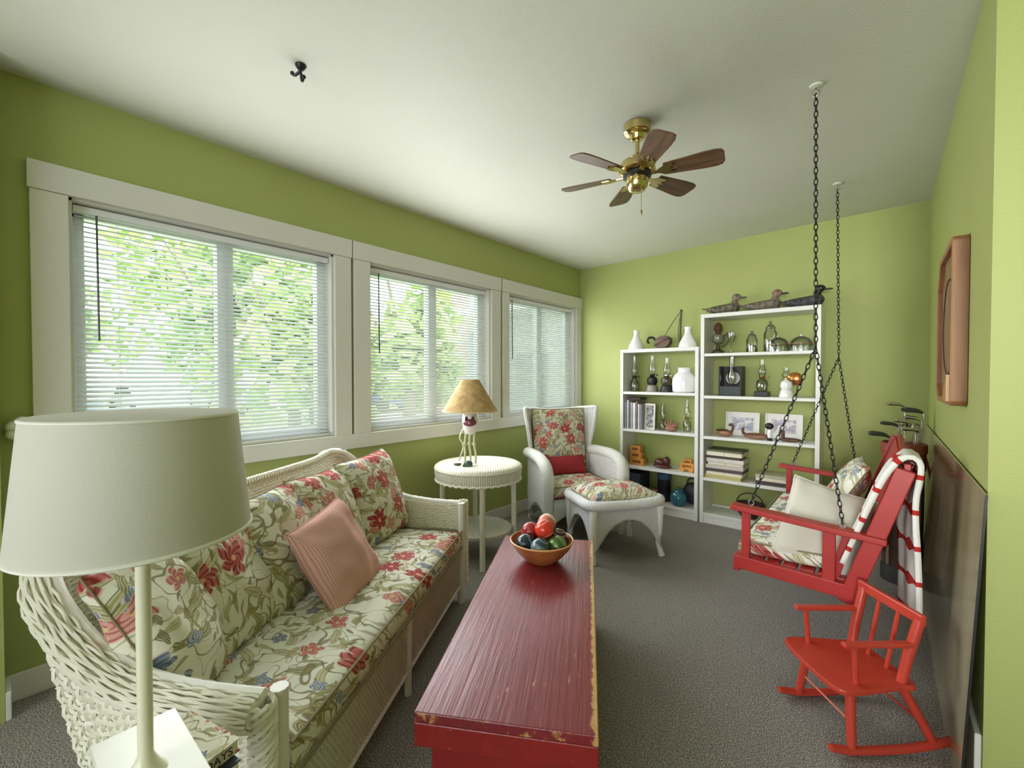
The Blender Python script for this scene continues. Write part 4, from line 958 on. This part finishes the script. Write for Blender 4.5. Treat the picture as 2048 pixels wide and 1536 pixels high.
def dome(label,x):
    R=T('glass_dome',label,'glass dome',(x,Y0+.01,1.4632)); r=.078
    P(R,'dome',MB().lathe([(r,0),(r,.045),(r*.93,.075),(r*.7,.10),(r*.35,.115),(.012,.12),(.012,.13)],32),m_lg); P(R,'rim',MB().tube([(r*math.cos(a),r*math.sin(a),.06) for a in np.linspace(0,2*PI,30)[:-1]],.003,6,closed=True),plain('amber_rim',(.25,.14,.06),.2))
    P(R,'bell',MB().lathe([(.026,0),(.024,.02),(.01,.045),(.006,.05)],16),m_milk)
dome('left of two low glass domes on the taller bookcase top shelf',1.935); dome('right of two low glass domes on the taller bookcase top shelf',2.095)
R=T('lantern_box','black metal box lantern holding a glass chimney lamp','lantern',(1.598,Y0,1.1025))
bx=MB(); w_,h_=.178,.25
bx.box((-w_/2+.006,0,h_/2),(.012,.13,h_)).box((w_/2-.006,0,h_/2),(.012,.13,h_)).box((0,.06,h_/2),(w_-.024,.01,h_)).box((0,0,.006),(w_-.024,.12,.012))
P(R,'casing',bx,m_blk,smooth=False); P(R,'front_lip',MB().box((0,-.058,.045),(w_-.024,.012,.07)),plain('dark_slate_tin',(.025,.035,.035),.35),smooth=False)
P(R,'font',MB().lathe([(.035,.012),(.04,.05),(.02,.08),(.015,.1)],20),plain('dark_glass',(.05,.03,.03),.08)); P(R,'chimney',MB().lathe([(.016,.1),(.032,.14),(.034,.17),(.02,.22),(.018,.335)],24),glassy('bright_chimney',(.95,.96,.93),.2)); P(R,'reflector',MB().lathe([(.04,.012),(.025,.006),(.0,.002)][::-1] and [(.0015,.0),(.03,.004),(.055,.016)],24).xf(Matrix.Translation((0,.05,.15))@Matrix.Rotation(PI/2,4,'X')),plain('tin_reflector',(.55,.5,.5),.2,1.0))
R=oil_lamp('oil_lamp','clear glass oil lamp on a square black base on the taller bookcase',1.828,1.1445,.262,m_brs,m_clearf,.045,.5,None)
P(R,'base_block',MB().box((0,0,-.0205),(.105,.105,.04)),plain('black_square_base',(.02,.013,.012),.3),bevel=.004)
R=oil_lamp('oil_lamp','small white oil lamp with a round copper reflector on the taller bookcase',2.005,1.1025,.235,m_brs,plain('white_china',(.78,.78,.76),.15,var=.02),.044,.34,None,y=Y0-.04,foot=bpy.data.materials['white_china'] if 'white_china' in bpy.data.materials else m_milk)
P(R,'copper_reflector',MB().lathe([(.001,.012),(.03,.009),(.05,.0),(.052,-.002),(.051,.004),(.03,.014),(.001,.017)],30).xf(Matrix.Translation((.055,.02,.145))@Matrix.Rotation(PI/2-.0,4,'X')),plain('polished_copper',(.55,.22,.07),.22,1.0))
picture('left white-framed print of harbour shapes on the taller bookcase',1.665,Y0+.07,.7545,.265,.205,pictmat('blue_grey_print',(.45,.47,.56),(.30,.31,.42),(.70,.67,.68)),m_mat,.035)
picture('right white-framed print of harbour shapes behind the dark figurine',1.972,Y0+.07,.7545,.265,.205,pictmat('mauve_grey_print',(.46,.45,.53),(.35,.30,.38),(.68,.66,.62)),m_mat,.035)
m_w1=woodm('carved_walnut',(.05,.02,.012),(.16,.075,.04),.4); m_w2=woodm('carved_oak',(.20,.09,.045),(.36,.20,.12),.4)
R=T('carved_bird','dark and tan carved bird in front of the left print','carving',(1.57,Y0-.05,.7535))
P(R,'body',MB().sphere((-.01,0,.03),(.06,.03,.03),18,10),m_w2); P(R,'neck',MB().tube(spline([(.03,0,.03),(.05,0,.07),(.045,0,.105),(.02,0,.10)],5),.011,8),m_w1); P(R,'wing',MB().sphere((-.03,0,.052),(.055,.026,.012),16,8),m_w1)
R=T('carved_boat','long pale carved boat with a dark prow between the two prints','carving',(1.79,Y0-.06,.7535))
P(R,'hull',MB().sphere((.01,0,.026),(.095,.026,.026),20,10),m_w2); P(R,'prow',MB().tube(spline([(-.075,0,.035),(-.09,0,.055),(-.088,0,.09)],5),.011,8),m_w1); P(R,'gunwale',MB().tube([(.1*math.cos(a)+.01,.027*math.sin(a),.036) for a in np.linspace(0,2*PI,30)[:-1]],.006,6,closed=True),m_w1)
R=T('dark_figurine','small black and white figurine standing in front of the right print','figurine',(1.90,Y0-.075,.7535))
P(R,'base',MB().lathe([(.022,0),(.018,.012),(.01,.02)],16),m_blk); P(R,'body',MB().lathe([(.012,.02),(.02,.05),(.014,.085),(.006,.09)],16),m_milk); P(R,'head',MB().sphere((-.004,0,.115),(.032,.018,.026),14,10),m_blk)
R=T('carved_pipe','brown carved piece with an upright stem at the right of the print shelf','carving',(2.04,Y0-.06,.7535))
P(R,'block',MB().sphere((0,0,.016),(.08,.025,.016),18,8),m_w1); P(R,'stem',MB().tube([(-.05,0,.01),(-.052,0,.085)],.013,10),m_w1)
# stacks of books lying flat
def stack(cols,labels,x,z,w_,d_,grp,y=Y0-.01,jit=.012):
    for i,((c,h_),lb) in enumerate(zip(cols,labels)):
        rn=random.Random(i*7+int(x*100)); ww=w_*rn.uniform(.94,1.02); dd=d_*rn.uniform(.9,1.0)
        R=T('stacked_book',lb,'book',(x+rn.uniform(-jit,jit),y,z),rn.uniform(-.04,.04),grp)
        mt=plain('stack_cover',c,.6,var=.2,sc=15)
        P(R,'cover',MB().box((0,0,.0015),(ww,dd,.003)).box((0,0,h_-.0015),(ww,dd,.003)).box((ww/2-.0015,0,h_/2),(.003,dd,h_-.006)).box((0,-dd/2+.001,h_/2),(ww if i%3!=1 else .004,.003,h_-.006)),mt,smooth=False)
        P(R,'pages',MB().box((-.003,0,h_/2),(ww-.008,dd-.006,h_-.006)),m_page,smooth=False); z+=h_+.0004
st=[((.45,.40,.16),.03),((.62,.58,.45),.028),((.08,.05,.05),.026),((.50,.47,.42),.03),((.35,.30,.26),.024),((.60,.56,.50),.032),((.05,.035,.03),.022),((.66,.62,.50),.034),((.10,.12,.06),.016)]
stack(st,['olive-yellow bottom book of the tall book stack','cream second book from the bottom of the tall book stack','near-black third book of the tall book stack','grey-beige fourth book of the tall book stack','brown middle book of the tall book stack','thick pale book above the brown one in the tall stack','thin black book under the top pale one in the tall stack','thick cream book second from the top of the tall stack','dark green thin book topping the tall book stack'],1.565,.3955,.29,.20,'tall stack of books on the taller bookcase')
stack([((.06,.04,.04),.03),((.62,.58,.52),.028),((.45,.42,.28),.022)],['dark bottom book of the low stack behind the swing arm','pale middle book of the low stack behind the swing arm','olive top book of the low stack behind the swing arm'],1.93,.3955,.27,.19,'low stack of books on the taller bookcase')
R=T('dark_basket','shallow dark woven basket on the bottom shelf of the taller bookcase','basket',(1.75,Y0-.02,.0905))
P(R,'bowl',MB().lathe([(.06,0),(.09,.04),(.105,.11),(.10,.112),(.085,.045),(.01,.01)],28),wicker('dark_basket_weave',(.045,.03,.02),.012,.01,.004)); P(R,'rim',MB().tube([(.103*math.cos(a),.103*math.sin(a),.112) for a in np.linspace(0,2*PI,32)[:-1]],.007,6,closed=True),bpy.data.materials['dark_basket_weave'])
P(R,'handle',MB().tube([(.1*math.cos(a),0,.112+.09*math.sin(a)) for a in np.linspace(0,PI,16)],.005,6),bpy.data.materials['dark_basket_weave'])
# ------------------------------------------------------------------ porch swing
m_red=plain('red_swing_paint',(.36,.022,.018),.4,var=.15,sc=14); m_chain=plain('black_chain_steel',(.02,.02,.018),.45,.6)
SX,SY,SZ=2.30,2.885,.38
SW=T('porch_swing','red painted wooden porch swing hanging on chains beside the right wall','porch swing',(SX,SY,0))
NY,FY=2.275,3.495
Lc=lambda x,y,z:(x-SX,y-SY,z)
for yy,nm in((NY,1),(FY,-1)):
    P(SW,'side_rail',MB().bar(Lc(2.065,yy,.405),Lc(2.52,yy,.385),.034,.06),m_red,bevel=.004)
    P(SW,'armrest',MB().bar(Lc(2.055,yy-.008*nm,.662),Lc(2.615,yy-.008*nm,.622),.07,.024),m_red,bevel=.005)
    P(SW,'front_post',MB().bar(Lc(2.115,yy,.43),Lc(2.115,yy,.652),.03,.034,(1,0,0)),m_red,bevel=.003)
    P(SW,'rear_post',MB().bar(Lc(2.43,yy,.40),Lc(2.43,yy,.63),.03,.045,(1,0,0)),m_red,bevel=.003)
    P(SW,'back_stile',MB().bar(Lc(2.49,yy,.34),Lc(2.667,yy,.91),.036,.062,(1,0,0)),m_red,bevel=.004)
    P(SW,'slanted_brace',MB().bar(Lc(2.44,yy+.03*nm,.40),Lc(2.50,yy+.03*nm,.64),.016,.035,(1,0,0)),m_red,bevel=.003)
for k in range(7): P(SW,'seat_slat',MB().box(Lc(2.09+k*.065,SY,.418),(.052,FY-NY-.04,.018)),m_red,bevel=.003)
P(SW,'front_rail',MB().box(Lc(2.07,SY,.375),(.028,FY-NY-.036,.055)),m_red,bevel=.003)
def bpnt(z): return 2.49+(z-.34)*.185/.595
for z in(.44,.90): P(SW,'back_rail',MB().bar(Lc(bpnt(z)+.008,NY+.02,z),Lc(bpnt(z)+.008,FY-.02,z),.022,.06),m_red,bevel=.003)
for k in range(13):
    y=NY+.09+k*(FY-NY-.18)/12; P(SW,'back_slat',MB().bar(Lc(bpnt(.47)-.012,y,.45),Lc(bpnt(.93)-.012,y,.925),.055,.012,(1,0,0)) if False else MB().bar(Lc(bpnt(.45)-.010,y,.45),Lc(bpnt(.91)-.010,y,.91),.05,.012,(1,0,0)),m_red,bevel=.002)
def chain(p,q,pitch=.0235,r=.0022):
    p=Vector(p);q=Vector(q);L=(q-p).length;n=max(2,int(L/pitch));t_=(q-p)/L
    a=t_.cross(Vector((.3,1,.2))).normalized();b=t_.cross(a); mb=MB()
    for i in range(n):
        c=p+t_*(L*(i+.5)/n); u=a if i%2 else b; lp=[]
        for k in range(12):
            g=2*PI*k/12; hx_=(L/n*.5+r*1.3); x=.0068*math.cos(g); y=math.copysign(abs(math.sin(g))**.7,math.sin(g))*hx_
            lp.append(tuple(c+u*x+t_*y))
        mb.tube(lp,r,5,closed=True)
    return mb
for yy,hx_,jz in((NY-.0,2.365,1.39),(FY+.02,2.357,1.39)):
    ar=-1 if yy<3 else 1
    J=(2.375,yy,jz)
    P(SW,'chain',chain(Lc(hx_,yy,2.455),Lc(*J)),m_chain)
    P(SW,'chain',chain(Lc(*J),Lc(2.135,yy,.69)),m_chain); P(SW,'chain',chain(Lc(*J),Lc(2.475,yy,.66)),m_chain)
    for x,z in((2.135,.675),(2.475,.645)):
        e=MB().tube([(x-SX+.011*math.cos(a),yy-SY,z+.011+.011*math.sin(a)) for a in np.linspace(0,2*PI,13)[:-1]],.003,6,closed=True).tube([Lc(x,yy,z+.002),Lc(x,yy,z-.035)],.003,6); P(SW,'eye_bolt',e,plain('zinc_eye',(.3,.28,.25),.35,1.0))
    k='near' if yy<3 else 'far'
    hz_=hz(hx_)
    R=T('ceiling_hook',f'small white screw hook in the ceiling holding the {k} chain of the red swing','hook',(hx_,yy,hz_))
    P(R,'plate',MB().lathe([(.026,0),(.024,-.006),(.006,-.01)][::-1],20),m_ceil); P(R,'hook_wire',MB().tube(spline([(0,0,-.008),(0,0,-.02),(.012,0,-.03),(.0,0,-.046),(-.011,0,-.036)],5),.0035,8),plain('zinc_hook',(.35,.34,.32),.35,1.0))
R=T('ceiling_hook','dark double hook in the ceiling above the widest window','hook',(.872,.806,hz(.872)))
P(R,'plate',MB().lathe([(.004,-.022),(.012,-.016),(.02,-.004),(.02,0)],18),m_blk); P(R,'hook_wire',MB().tube(spline([(0,0,-.02),(.004,0,-.05),(.012,.0,-.065),(.024,0,-.055)],6),.005,8).tube(spline([(0,0,-.02),(-.02,-.012,-.035),(-.03,-.018,-.028)],5),.0055,8).sphere((-.031,-.018,-.026),.008,10,8).sphere((.024,0,-.054),.008,10,8),m_blk)
# cushions, pillow and blanket on the swing
m_pf=m_flo4
o=T('swing_seat_cushion','pale floral seat cushion on the red porch swing','cushion',M=Matrix.Translation((2.275,SY,.428))@Matrix.Rotation(PI/2,4,'Z')@Matrix.Rotation(-.03,4,'X'))
P(o,'cover',slabcushion(1.14,.40,.07,.02,n=24),m_pf)
P(o,'piping',MB().tube([(a*.566,b*.196,.065) for a,b in [(-1,-1),(-.5,-1),(0,-1),(.5,-1),(1,-1),(1,0),(1,1),(.5,1),(0,1),(-.5,1),(-1,1),(-1,0)]],.004,6,closed=True),m_pipe)
def swl(y,z,tilt,dx=0,yaw=0,roll=0): # leaning pillow facing -x
    return Matrix.Translation((bpnt(z)-.05+dx,y,z))@Matrix.Rotation(-PI/2+yaw,4,'Z')@Matrix.Rotation(PI/2-tilt,4,'X')@Matrix.Rotation(roll,4,'Z')
o=T('floral_bolster','pale floral cushion leaning at the far end of the red porch swing','cushion',M=swl(3.12,.625,.52,-.10,.05,.05)); P(o,'cover',pillow(.60,.40,.13,seed=6,wr=.006),m_pf); P(o,'piping',piping(.60,.40,.004),m_pipe)
PX_=Vector((.956,.118,-.27)).normalized(); PY_=Vector((.13,.65,.75)); PY_=(PY_-PX_*PY_.dot(PX_)).normalized()
o=T('white_linen_pillow','large plain white pillow leaning on the near half of the red swing','pillow',M=frame((2.40,2.455,.59),PX_,PY_,PX_.cross(PY_))); P(o,'cover',pillow(.33,.40,.10,seed=3,wr=.003),plain('white_linen',(.56,.54,.46),.9,var=.03,bump=.0005,bsc=300)); P(o,'flange',piping(.33,.40,.004),plain('white_linen_edge',(.66,.64,.58),.9))
t=NT('red_striped_blanket'); uv=t.n('ShaderNodeUVMap',{}).outputs[0]; ux,uy,_=t.sep(uv)
sx_=t.math('FRACT',t.math('MULTIPLY',ux,1/.135)); b1=t.math('LESS_THAN',t.math('ABSOLUTE',t.math('SUBTRACT',sx_,.5)),.07)
dm=t.math('ADD',t.math('ABSOLUTE',t.math('SUBTRACT',sx_,.5)),t.math('MULTIPLY',t.math('ABSOLUTE',t.math('SUBTRACT',t.math('FRACT',t.math('MULTIPLY',uy,1/.13)),.5)),.55)); b2=t.math('LESS_THAN',dm,.2)
bd=t.math('MAXIMUM',b1,b2,clamp=True); n=t.noise(t.obj(),40,2)
t.bump(t.noise(t.obj(),350,1),.0008); m_blan=t.fin(t.mix(bd,t.mix(n,col((.68,.67,.63)),col((.75,.74,.70))),col((.42,.03,.025))),.95,0,.1)
pa=spline([(bpnt(.50)-.075,.50),(bpnt(.65)-.06,.65),(bpnt(.85)-.035,.85),(bpnt(.93)-.012,.955),(bpnt(.93)+.02,.968),(bpnt(.93)+.05,.94),(2.725,.84),(2.735,.6),(2.735,.345)],6) if False else None
pth=[(bpnt(.50)-.065,0,.50),(bpnt(.65)-.062,0,.65),(bpnt(.85)-.056,0,.85),(bpnt(.93)-.035,0,.935),(bpnt(.93)+.004,0,.962),(bpnt(.93)+.036,0,.93),(2.702,0,.80),(2.712,0,.6),(2.712,0,.345)]
pp=resample(spline(pth,8),.02); dd=np.r_[0,np.cumsum(np.linalg.norm(np.diff(pp,axis=0),axis=1))]
mb=MB(); v=[];f=[];uvs=[]; ny=14; y0,y1=2.262,2.46
for i,p in enumerate(pp):
    for j in range(ny+1):
        q=j/ny; wv=.006*math.sin(q*13+i*.12)+.004*math.sin(q*5-i*.2)
        hg=min(1,max(0,(i/len(pp)-.55)/.15)); px_=p[0]-hg*(.004+.05*q); yv=y0+(y1-y0)*q+.006*math.sin(i*.25); k=.55 if i>len(pp)*.5 else .3
        v.append((px_-SX+wv*k,yv-SY,p[2])); uvs.append((dd[i],(y1-y0)*q))
n_=ny+1
for i in range(len(pp)-1):
    for j in range(ny): f.append((i*n_+j,(i+1)*n_+j,(i+1)*n_+j+1,i*n_+j+1))
o=S('striped_blanket','white blanket with red bands draped over the near end of the swing back','blanket',MB().add(v,f),m_blan,(SX,SY,0),solid=.018)
ul=o.data.uv_layers.new(name='UVMap')
for lp in o.data.loops: ul.data[lp.index].uv=uvs[lp.vertex_index]
# ------------------------------------------------------------------ child's rocking chair
m_cr=plain('bright_red_chair_paint',(.44,.045,.026),.3,var=.1,sc=12)
CRM=frame((2.483,1.845,0),(.757,.654,0),(-.654,.757,0),(0,0,1))
CR=T('child_rocking_chair','small bright-red wooden child rocking chair in the right foreground','rocking chair',(2.483,1.845,0),math.atan2(.654,.757))
cy_=.115
for s in(-1,1):
    y=cy_+s*.138
    pr=[(x,y,.016+.05*max(0,(x-.12)/.34)**2+.012*max(0,(.04-x)/.07)) for x in np.linspace(-.03,.455,22)]
    P(CR,'rocker',MB().tube(pr,[.013]+[.0155]*20+[.013],10,flat=.8),m_cr)
    P(CR,'front_leg',MB().tube([(.045,y-s*.004,.02),(.06,y-s*.035,.215)],[.014,.016],10),m_cr)
    P(CR,'rear_leg',MB().tube([(.325,y-s*.004,.035),(.235,y-s*.035,.215)],[.014,.016],10),m_cr)
    P(CR,'back_post',MB().tube([(.232,cy_+s*.108,.215),(.255,cy_+s*.113,.33),(.285,cy_+s*.118,.445)],[.016,.0165,.0165],10),m_cr)
    P(CR,'arm_post',MB().tube([(.07,cy_+s*.118,.22),(.06,cy_+s*.122,.36)],[.009,.0085],8),m_cr)
    P(CR,'armrest',MB().bar((.02,cy_+s*.123,.365),(.262,cy_+s*.118,.362),.024,.016),m_cr,bevel=.004)
pl=spline([(-.02,cy_-.10,0),(-.025,cy_,0),(-.02,cy_+.10,0),(.0,cy_+.15,0),(.06,cy_+.155,0),(.2,cy_+.135,0),(.27,cy_+.125,0),(.28,cy_,0),(.27,cy_-.125,0),(.2,cy_-.135,0),(.06,cy_-.155,0),(.0,cy_-.15,0)],5,closed=True)
P(CR,'seat',MB().prism([(a,b) for a,b,_ in pl],.212,.23),m_cr,bevel=.004)
P(CR,'back_rail',MB().bar((.283,cy_-.137,.45),(.283,cy_+.137,.45),.018,.038),m_cr,bevel=.005)
for s in(-1,1): P(CR,'spindle',MB().tube([(.24,cy_+s*.04,.225),(.262,cy_+s*.04,.33),(.283,cy_+s*.04,.44)],[.0065,.0075,.0065],8),m_cr)
P(CR,'stretcher',MB().tube([(.052,cy_-.12,.10),(.052,cy_+.12,.10)],.004,8),plain('pale_worn_red',(.55,.16,.10),.4))
P(CR,'rear_stretcher',MB().tube([(.29,cy_-.12,.10),(.29,cy_+.12,.10)],.004,8),m_cr)
# ------------------------------------------------------------------ golf bag and clubs
GX,GY=2.695,3.66
GB=T('golf_bag','old brown leather golf bag full of clubs in the back right corner','golf bag',(GX,GY,0))
m_lea=plain('russet_leather',(.24,.055,.025),.4,var=.25,sc=12,bump=.001,bsc=80); m_lea2=plain('dark_brown_canvas',(.085,.045,.03),.7,var=.25,sc=14)
P(GB,'bag_body',MB().lathe([(.088,.02),(.095,.03),(.098,.4),(.10,.70)],32),m_lea2)
P(GB,'bag_base',MB().lathe([(.098,0),(.104,.004),(.104,.09),(.099,.10)],32),plain('black_rubber',(.02,.018,.016),.6))
P(GB,'collar',MB().lathe([(.101,.69),(.106,.70),(.107,.80),(.112,.805),(.112,.855),(.103,.86),(.098,.80),(.098,.72)],36),m_lea)
for a in(-2.3,-1.5,-.8): P(GB,'strap',MB().tube([(.103*math.cos(a),.103*math.sin(a),.70),(.105*math.cos(a),.105*math.sin(a),.4),(.102*math.cos(a),.102*math.sin(a),.11)],.008,6),plain('tan_strap',(.32,.22,.14),.6))
P(GB,'pocket',MB().sphere((-.085,-.05,.36),(.05,.06,.18),18,12),m_lea2)
P(GB,'ring',MB().tube([(.03+.016*math.cos(a),-.112,.74+.016*math.sin(a)) for a in np.linspace(0,2*PI,16)[:-1]],.003,6,closed=True),plain('steel_ring',(.6,.58,.5),.2,1.0))
P(GB,'shoulder_strap',MB().tube(spline([(.10,-.03,.78),(.125,-.08,.62),(.12,-.09,.42),(.10,-.06,.22)],6),.012,8,flat=.5),m_lea)
m_chr=plain('chromed_steel',(.62,.62,.60),.18,1.0,var=.05); m_dkh=plain('dark_club_head',(.06,.065,.055),.3,.6)
def club(label,x,z,dx,dy,hd,ang_,big=False,dark=False):
    # shaft starts inside the bag and carries the head above the rim
    R=T('golf_club',label,'golf club',(GX,GY,0),0,'golf clubs in the bag')
    top=Vector((x-GX,dy,z)); bot=Vector(((x-GX)*.35,dy*.5,.06)); bot.z=.06
    P(R,'shaft',MB().tube([tuple(bot),tuple(top)],.0045,8),m_chr)
    h=MB(); c,s_=math.cos(ang_),math.sin(ang_); L=.09 if not big else .105
    tip=top+Vector((c*L,s_*L,.012)); w_=.023 if not big else .03
    P(R,'hosel',MB().tube([tuple(top-Vector((0,0,.05))),tuple(top)],[.006,.008],10),m_chr)
    hp=spline([tuple(top+Vector((0,0,-.006))),tuple(top+Vector((c*L*.3,s_*L*.3,.008))),tuple(top+Vector((c*L*.7,s_*L*.7,.012))),tuple(tip)],5)
    rr=np.interp(np.linspace(0,1,len(hp)),[0,.3,.75,1],[.008,w_*.8,w_,w_*.5])
    P(R,'club_head',MB().tube(hp,rr,12,flat=.55),m_dkh if dark else m_chr)
for a_ in [('leftmost golf club, dark head lying level over the bag rim',2.628,.895,0,-.02,0,PI+.1,True,True),('tall golf club with a grey head at the top left of the bag',2.70,1.085,0,.0,0,PI+.2,False,False),('golf club with a dark flat head left of the chrome ones',2.672,.965,0,-.05,0,PI-.1,False,True),('chrome golf iron at the middle of the bag front',2.735,.985,0,-.05,0,PI,False,False),('chrome golf iron behind the middle one',2.755,.955,0,.03,0,PI-.5,False,False),('short chrome golf iron at the right front of the bag',2.765,.94,0,-.06,0,PI+.4,False,False),('chrome golf iron at the right rear of the bag',2.772,.97,0,.05,0,PI+.2,False,False),('large black-headed golf club at the top right of the bag',2.785,1.05,0,.0,0,PI-.05,True,True),('small golf iron just below the large black head',2.775,1.005,0,-.03,0,PI-.4,False,False)]: club(*a_)
# ------------------------------------------------------------------ glossy sheet leaning on the right wall
t=NT('glossy_brown_sheet'); o=t.obj(); n=t.noise(t.n('ShaderNodeMapping',{'Vector':o,'Scale':(1,9,.8)}).outputs[0],1.0,3,.6)
m_sheet=t.fin(t.mix(t.ss(n,.3,.7),col((.30,.265,.15)),col((.42,.37,.23))),.2,0,.7); t.b.inputs['Coat Weight'].default_value=.25; t.b.inputs['Coat Roughness'].default_value=.06
sh=T('glossy_panel','large glossy brown sheet leaning along the lower right wall','panel',(2.82,1.83,0))
v=[(-.035,0,.0),(.0085,0,.932),(.0085,2.44,.932),(-.035,2.44,.0)]
v2=[(x-.005,y,z) for x,y,z in v]
P(sh,'sheet',MB().add(v+v2,[(0,1,2,3),(7,6,5,4),(0,4,5,1),(1,5,6,2),(2,6,7,3),(3,7,4,0)]),m_sheet,smooth=False)
P(sh,'dark_edge',MB().bar((-.0375,-.002,0),(.006,-.002,.932),.006,.004,(0,1,0)),m_blk,smooth=False)
# ------------------------------------------------------------------ octagonal wooden game board on the right wall
GBD=T('game_board','octagonal wooden game board with a raised rim hanging on the right wall','game board',(XR,2.62,1.475))
def octo(w_,h_,c): return [(-w_/2+c,-h_/2),(w_/2-c,-h_/2),(w_/2,-h_/2+c),(w_/2,h_/2-c),(w_/2-c,h_/2),(-w_/2+c,h_/2),(-w_/2,h_/2-c),(-w_/2,-h_/2+c)]
MM=frame((0,0,0),(0,1,0),(0,0,1),(1,0,0))
A=[(-.28,-.317),(.22,-.317),(.30,-.26),(.30,.2),(.19,.317),(-.28,.317),(-.30,.30),(-.30,-.30)]; B=[(a*.92,b*.925) for a,b in A]
rim=MB(); v=[]
for q,x in((A,-.002),(A,-.048),(B,-.048),(B,-.025)): v+=[(x,a,b) for a,b in q]
f=[]
for k in range(3):
    for i in range(8): f.append((k*8+i,k*8+(i+1)%8,(k+1)*8+(i+1)%8,(k+1)*8+i))
P(GBD,'rim',rim.add(v,f),woodm('reddish_pine',(.23,.095,.04),(.34,.16,.07),.5,2),bevel=.004)
P(GBD,'back_board',MB().prism(B,-.03,-.004,MM),woodm('aged_board',(.16,.085,.035),(.26,.15,.07),.5,2),smooth=False)
P(GBD,'play_line',MB().tube([(-.0315,.2*math.cos(a),.2*math.sin(a)) for a in np.linspace(0,2*PI,40)[:-1]],.0025,5,closed=True),plain('inked_line',(.06,.025,.015),.6))
P(GBD,'corner_block',MB().prism([(-.285,-.30),(-.15,-.30),(-.17,-.27),(-.285,-.2)],-.058,-.03,MM),plain('amber_block',(.36,.17,.03),.4),smooth=False)
S('wooden_plaque','edge of a brown wooden piece on the wall end at the right border','plaque',MB().box((0,0,0),(.10,.02,.13)),m_w2,(3.0,YJ-.011,1.62),bevel=.003)
# ------------------------------------------------------------------ ceiling fan
FX,FYY=1.675,2.045; FZ=hz(FX)
m_br=plain('polished_brass',(.62,.50,.22),.16,1.0,var=.05)
FN=T('ceiling_fan','brass ceiling fan with six wooden blades','ceiling fan',(FX,FYY,FZ))
P(FN,'canopy',MB().lathe([(.014,-.075),(.03,-.07),(.036,-.052),(.055,-.048),(.065,-.04),(.066,-.004),(.06,0)],36),m_br)
P(FN,'downrod',MB().tube([(0,0,-.07),(0,0,-.16)],.011,12),m_br)
P(FN,'motor_housing',MB().lathe([(.011,-.135),(.03,-.15),(.045,-.165),(.075,-.18),(.085,-.195),(.085,-.22),(.075,-.23),(.06,-.232)],40),m_br)
P(FN,'vent_ring',MB().lathe([(.062,-.232),(.066,-.236),(.066,-.25),(.05,-.254)],36),m_blk)
P(FN,'switch_housing',MB().lathe([(.05,-.252),(.052,-.262),(.048,-.30),(.036,-.315),(.03,-.318),(.001,-.32)],32),m_br)
m_bl=woodm('walnut_blade',(.055,.028,.012),(.17,.085,.035),.4,0,spec=.5)
for k in range(6):
    a=math.radians(10.5+60*k)
    M=Matrix.Translation((0,0,-.238))@Matrix.Rotation(a,4,'Z')@Matrix.Rotation(math.radians(-13),4,'X')
    pl=[(.125,-.04),(.30,-.056),(.345,-.057),(.372,-.05),(.382,-.03),(.382,.03),(.372,.05),(.345,.057),(.30,.056),(.125,.04)]
    BL=P(FN,'blade',MB().prism(pl,-.003,.003),m_bl,M=M,bevel=.0015)
    P(BL,'blade_iron',MB().prism([(.055,-.012),(.10,-.012),(.13,-.032),(.165,-.034),(.172,-.02),(.15,-.008),(.185,0),(.15,.008),(.172,.02),(.165,.034),(.13,.032),(.10,.012),(.055,.012)],-.008,-.003),m_br,smooth=False)
P(FN,'pull_chain',MB().tube([(.03,-.02,-.31),(.032,-.021,-.42)],.0012,5).sphere((.032,-.021,-.432),(.005,.005,.013),10,8),plain('brass_chain',(.35,.28,.12),.3,1.0))
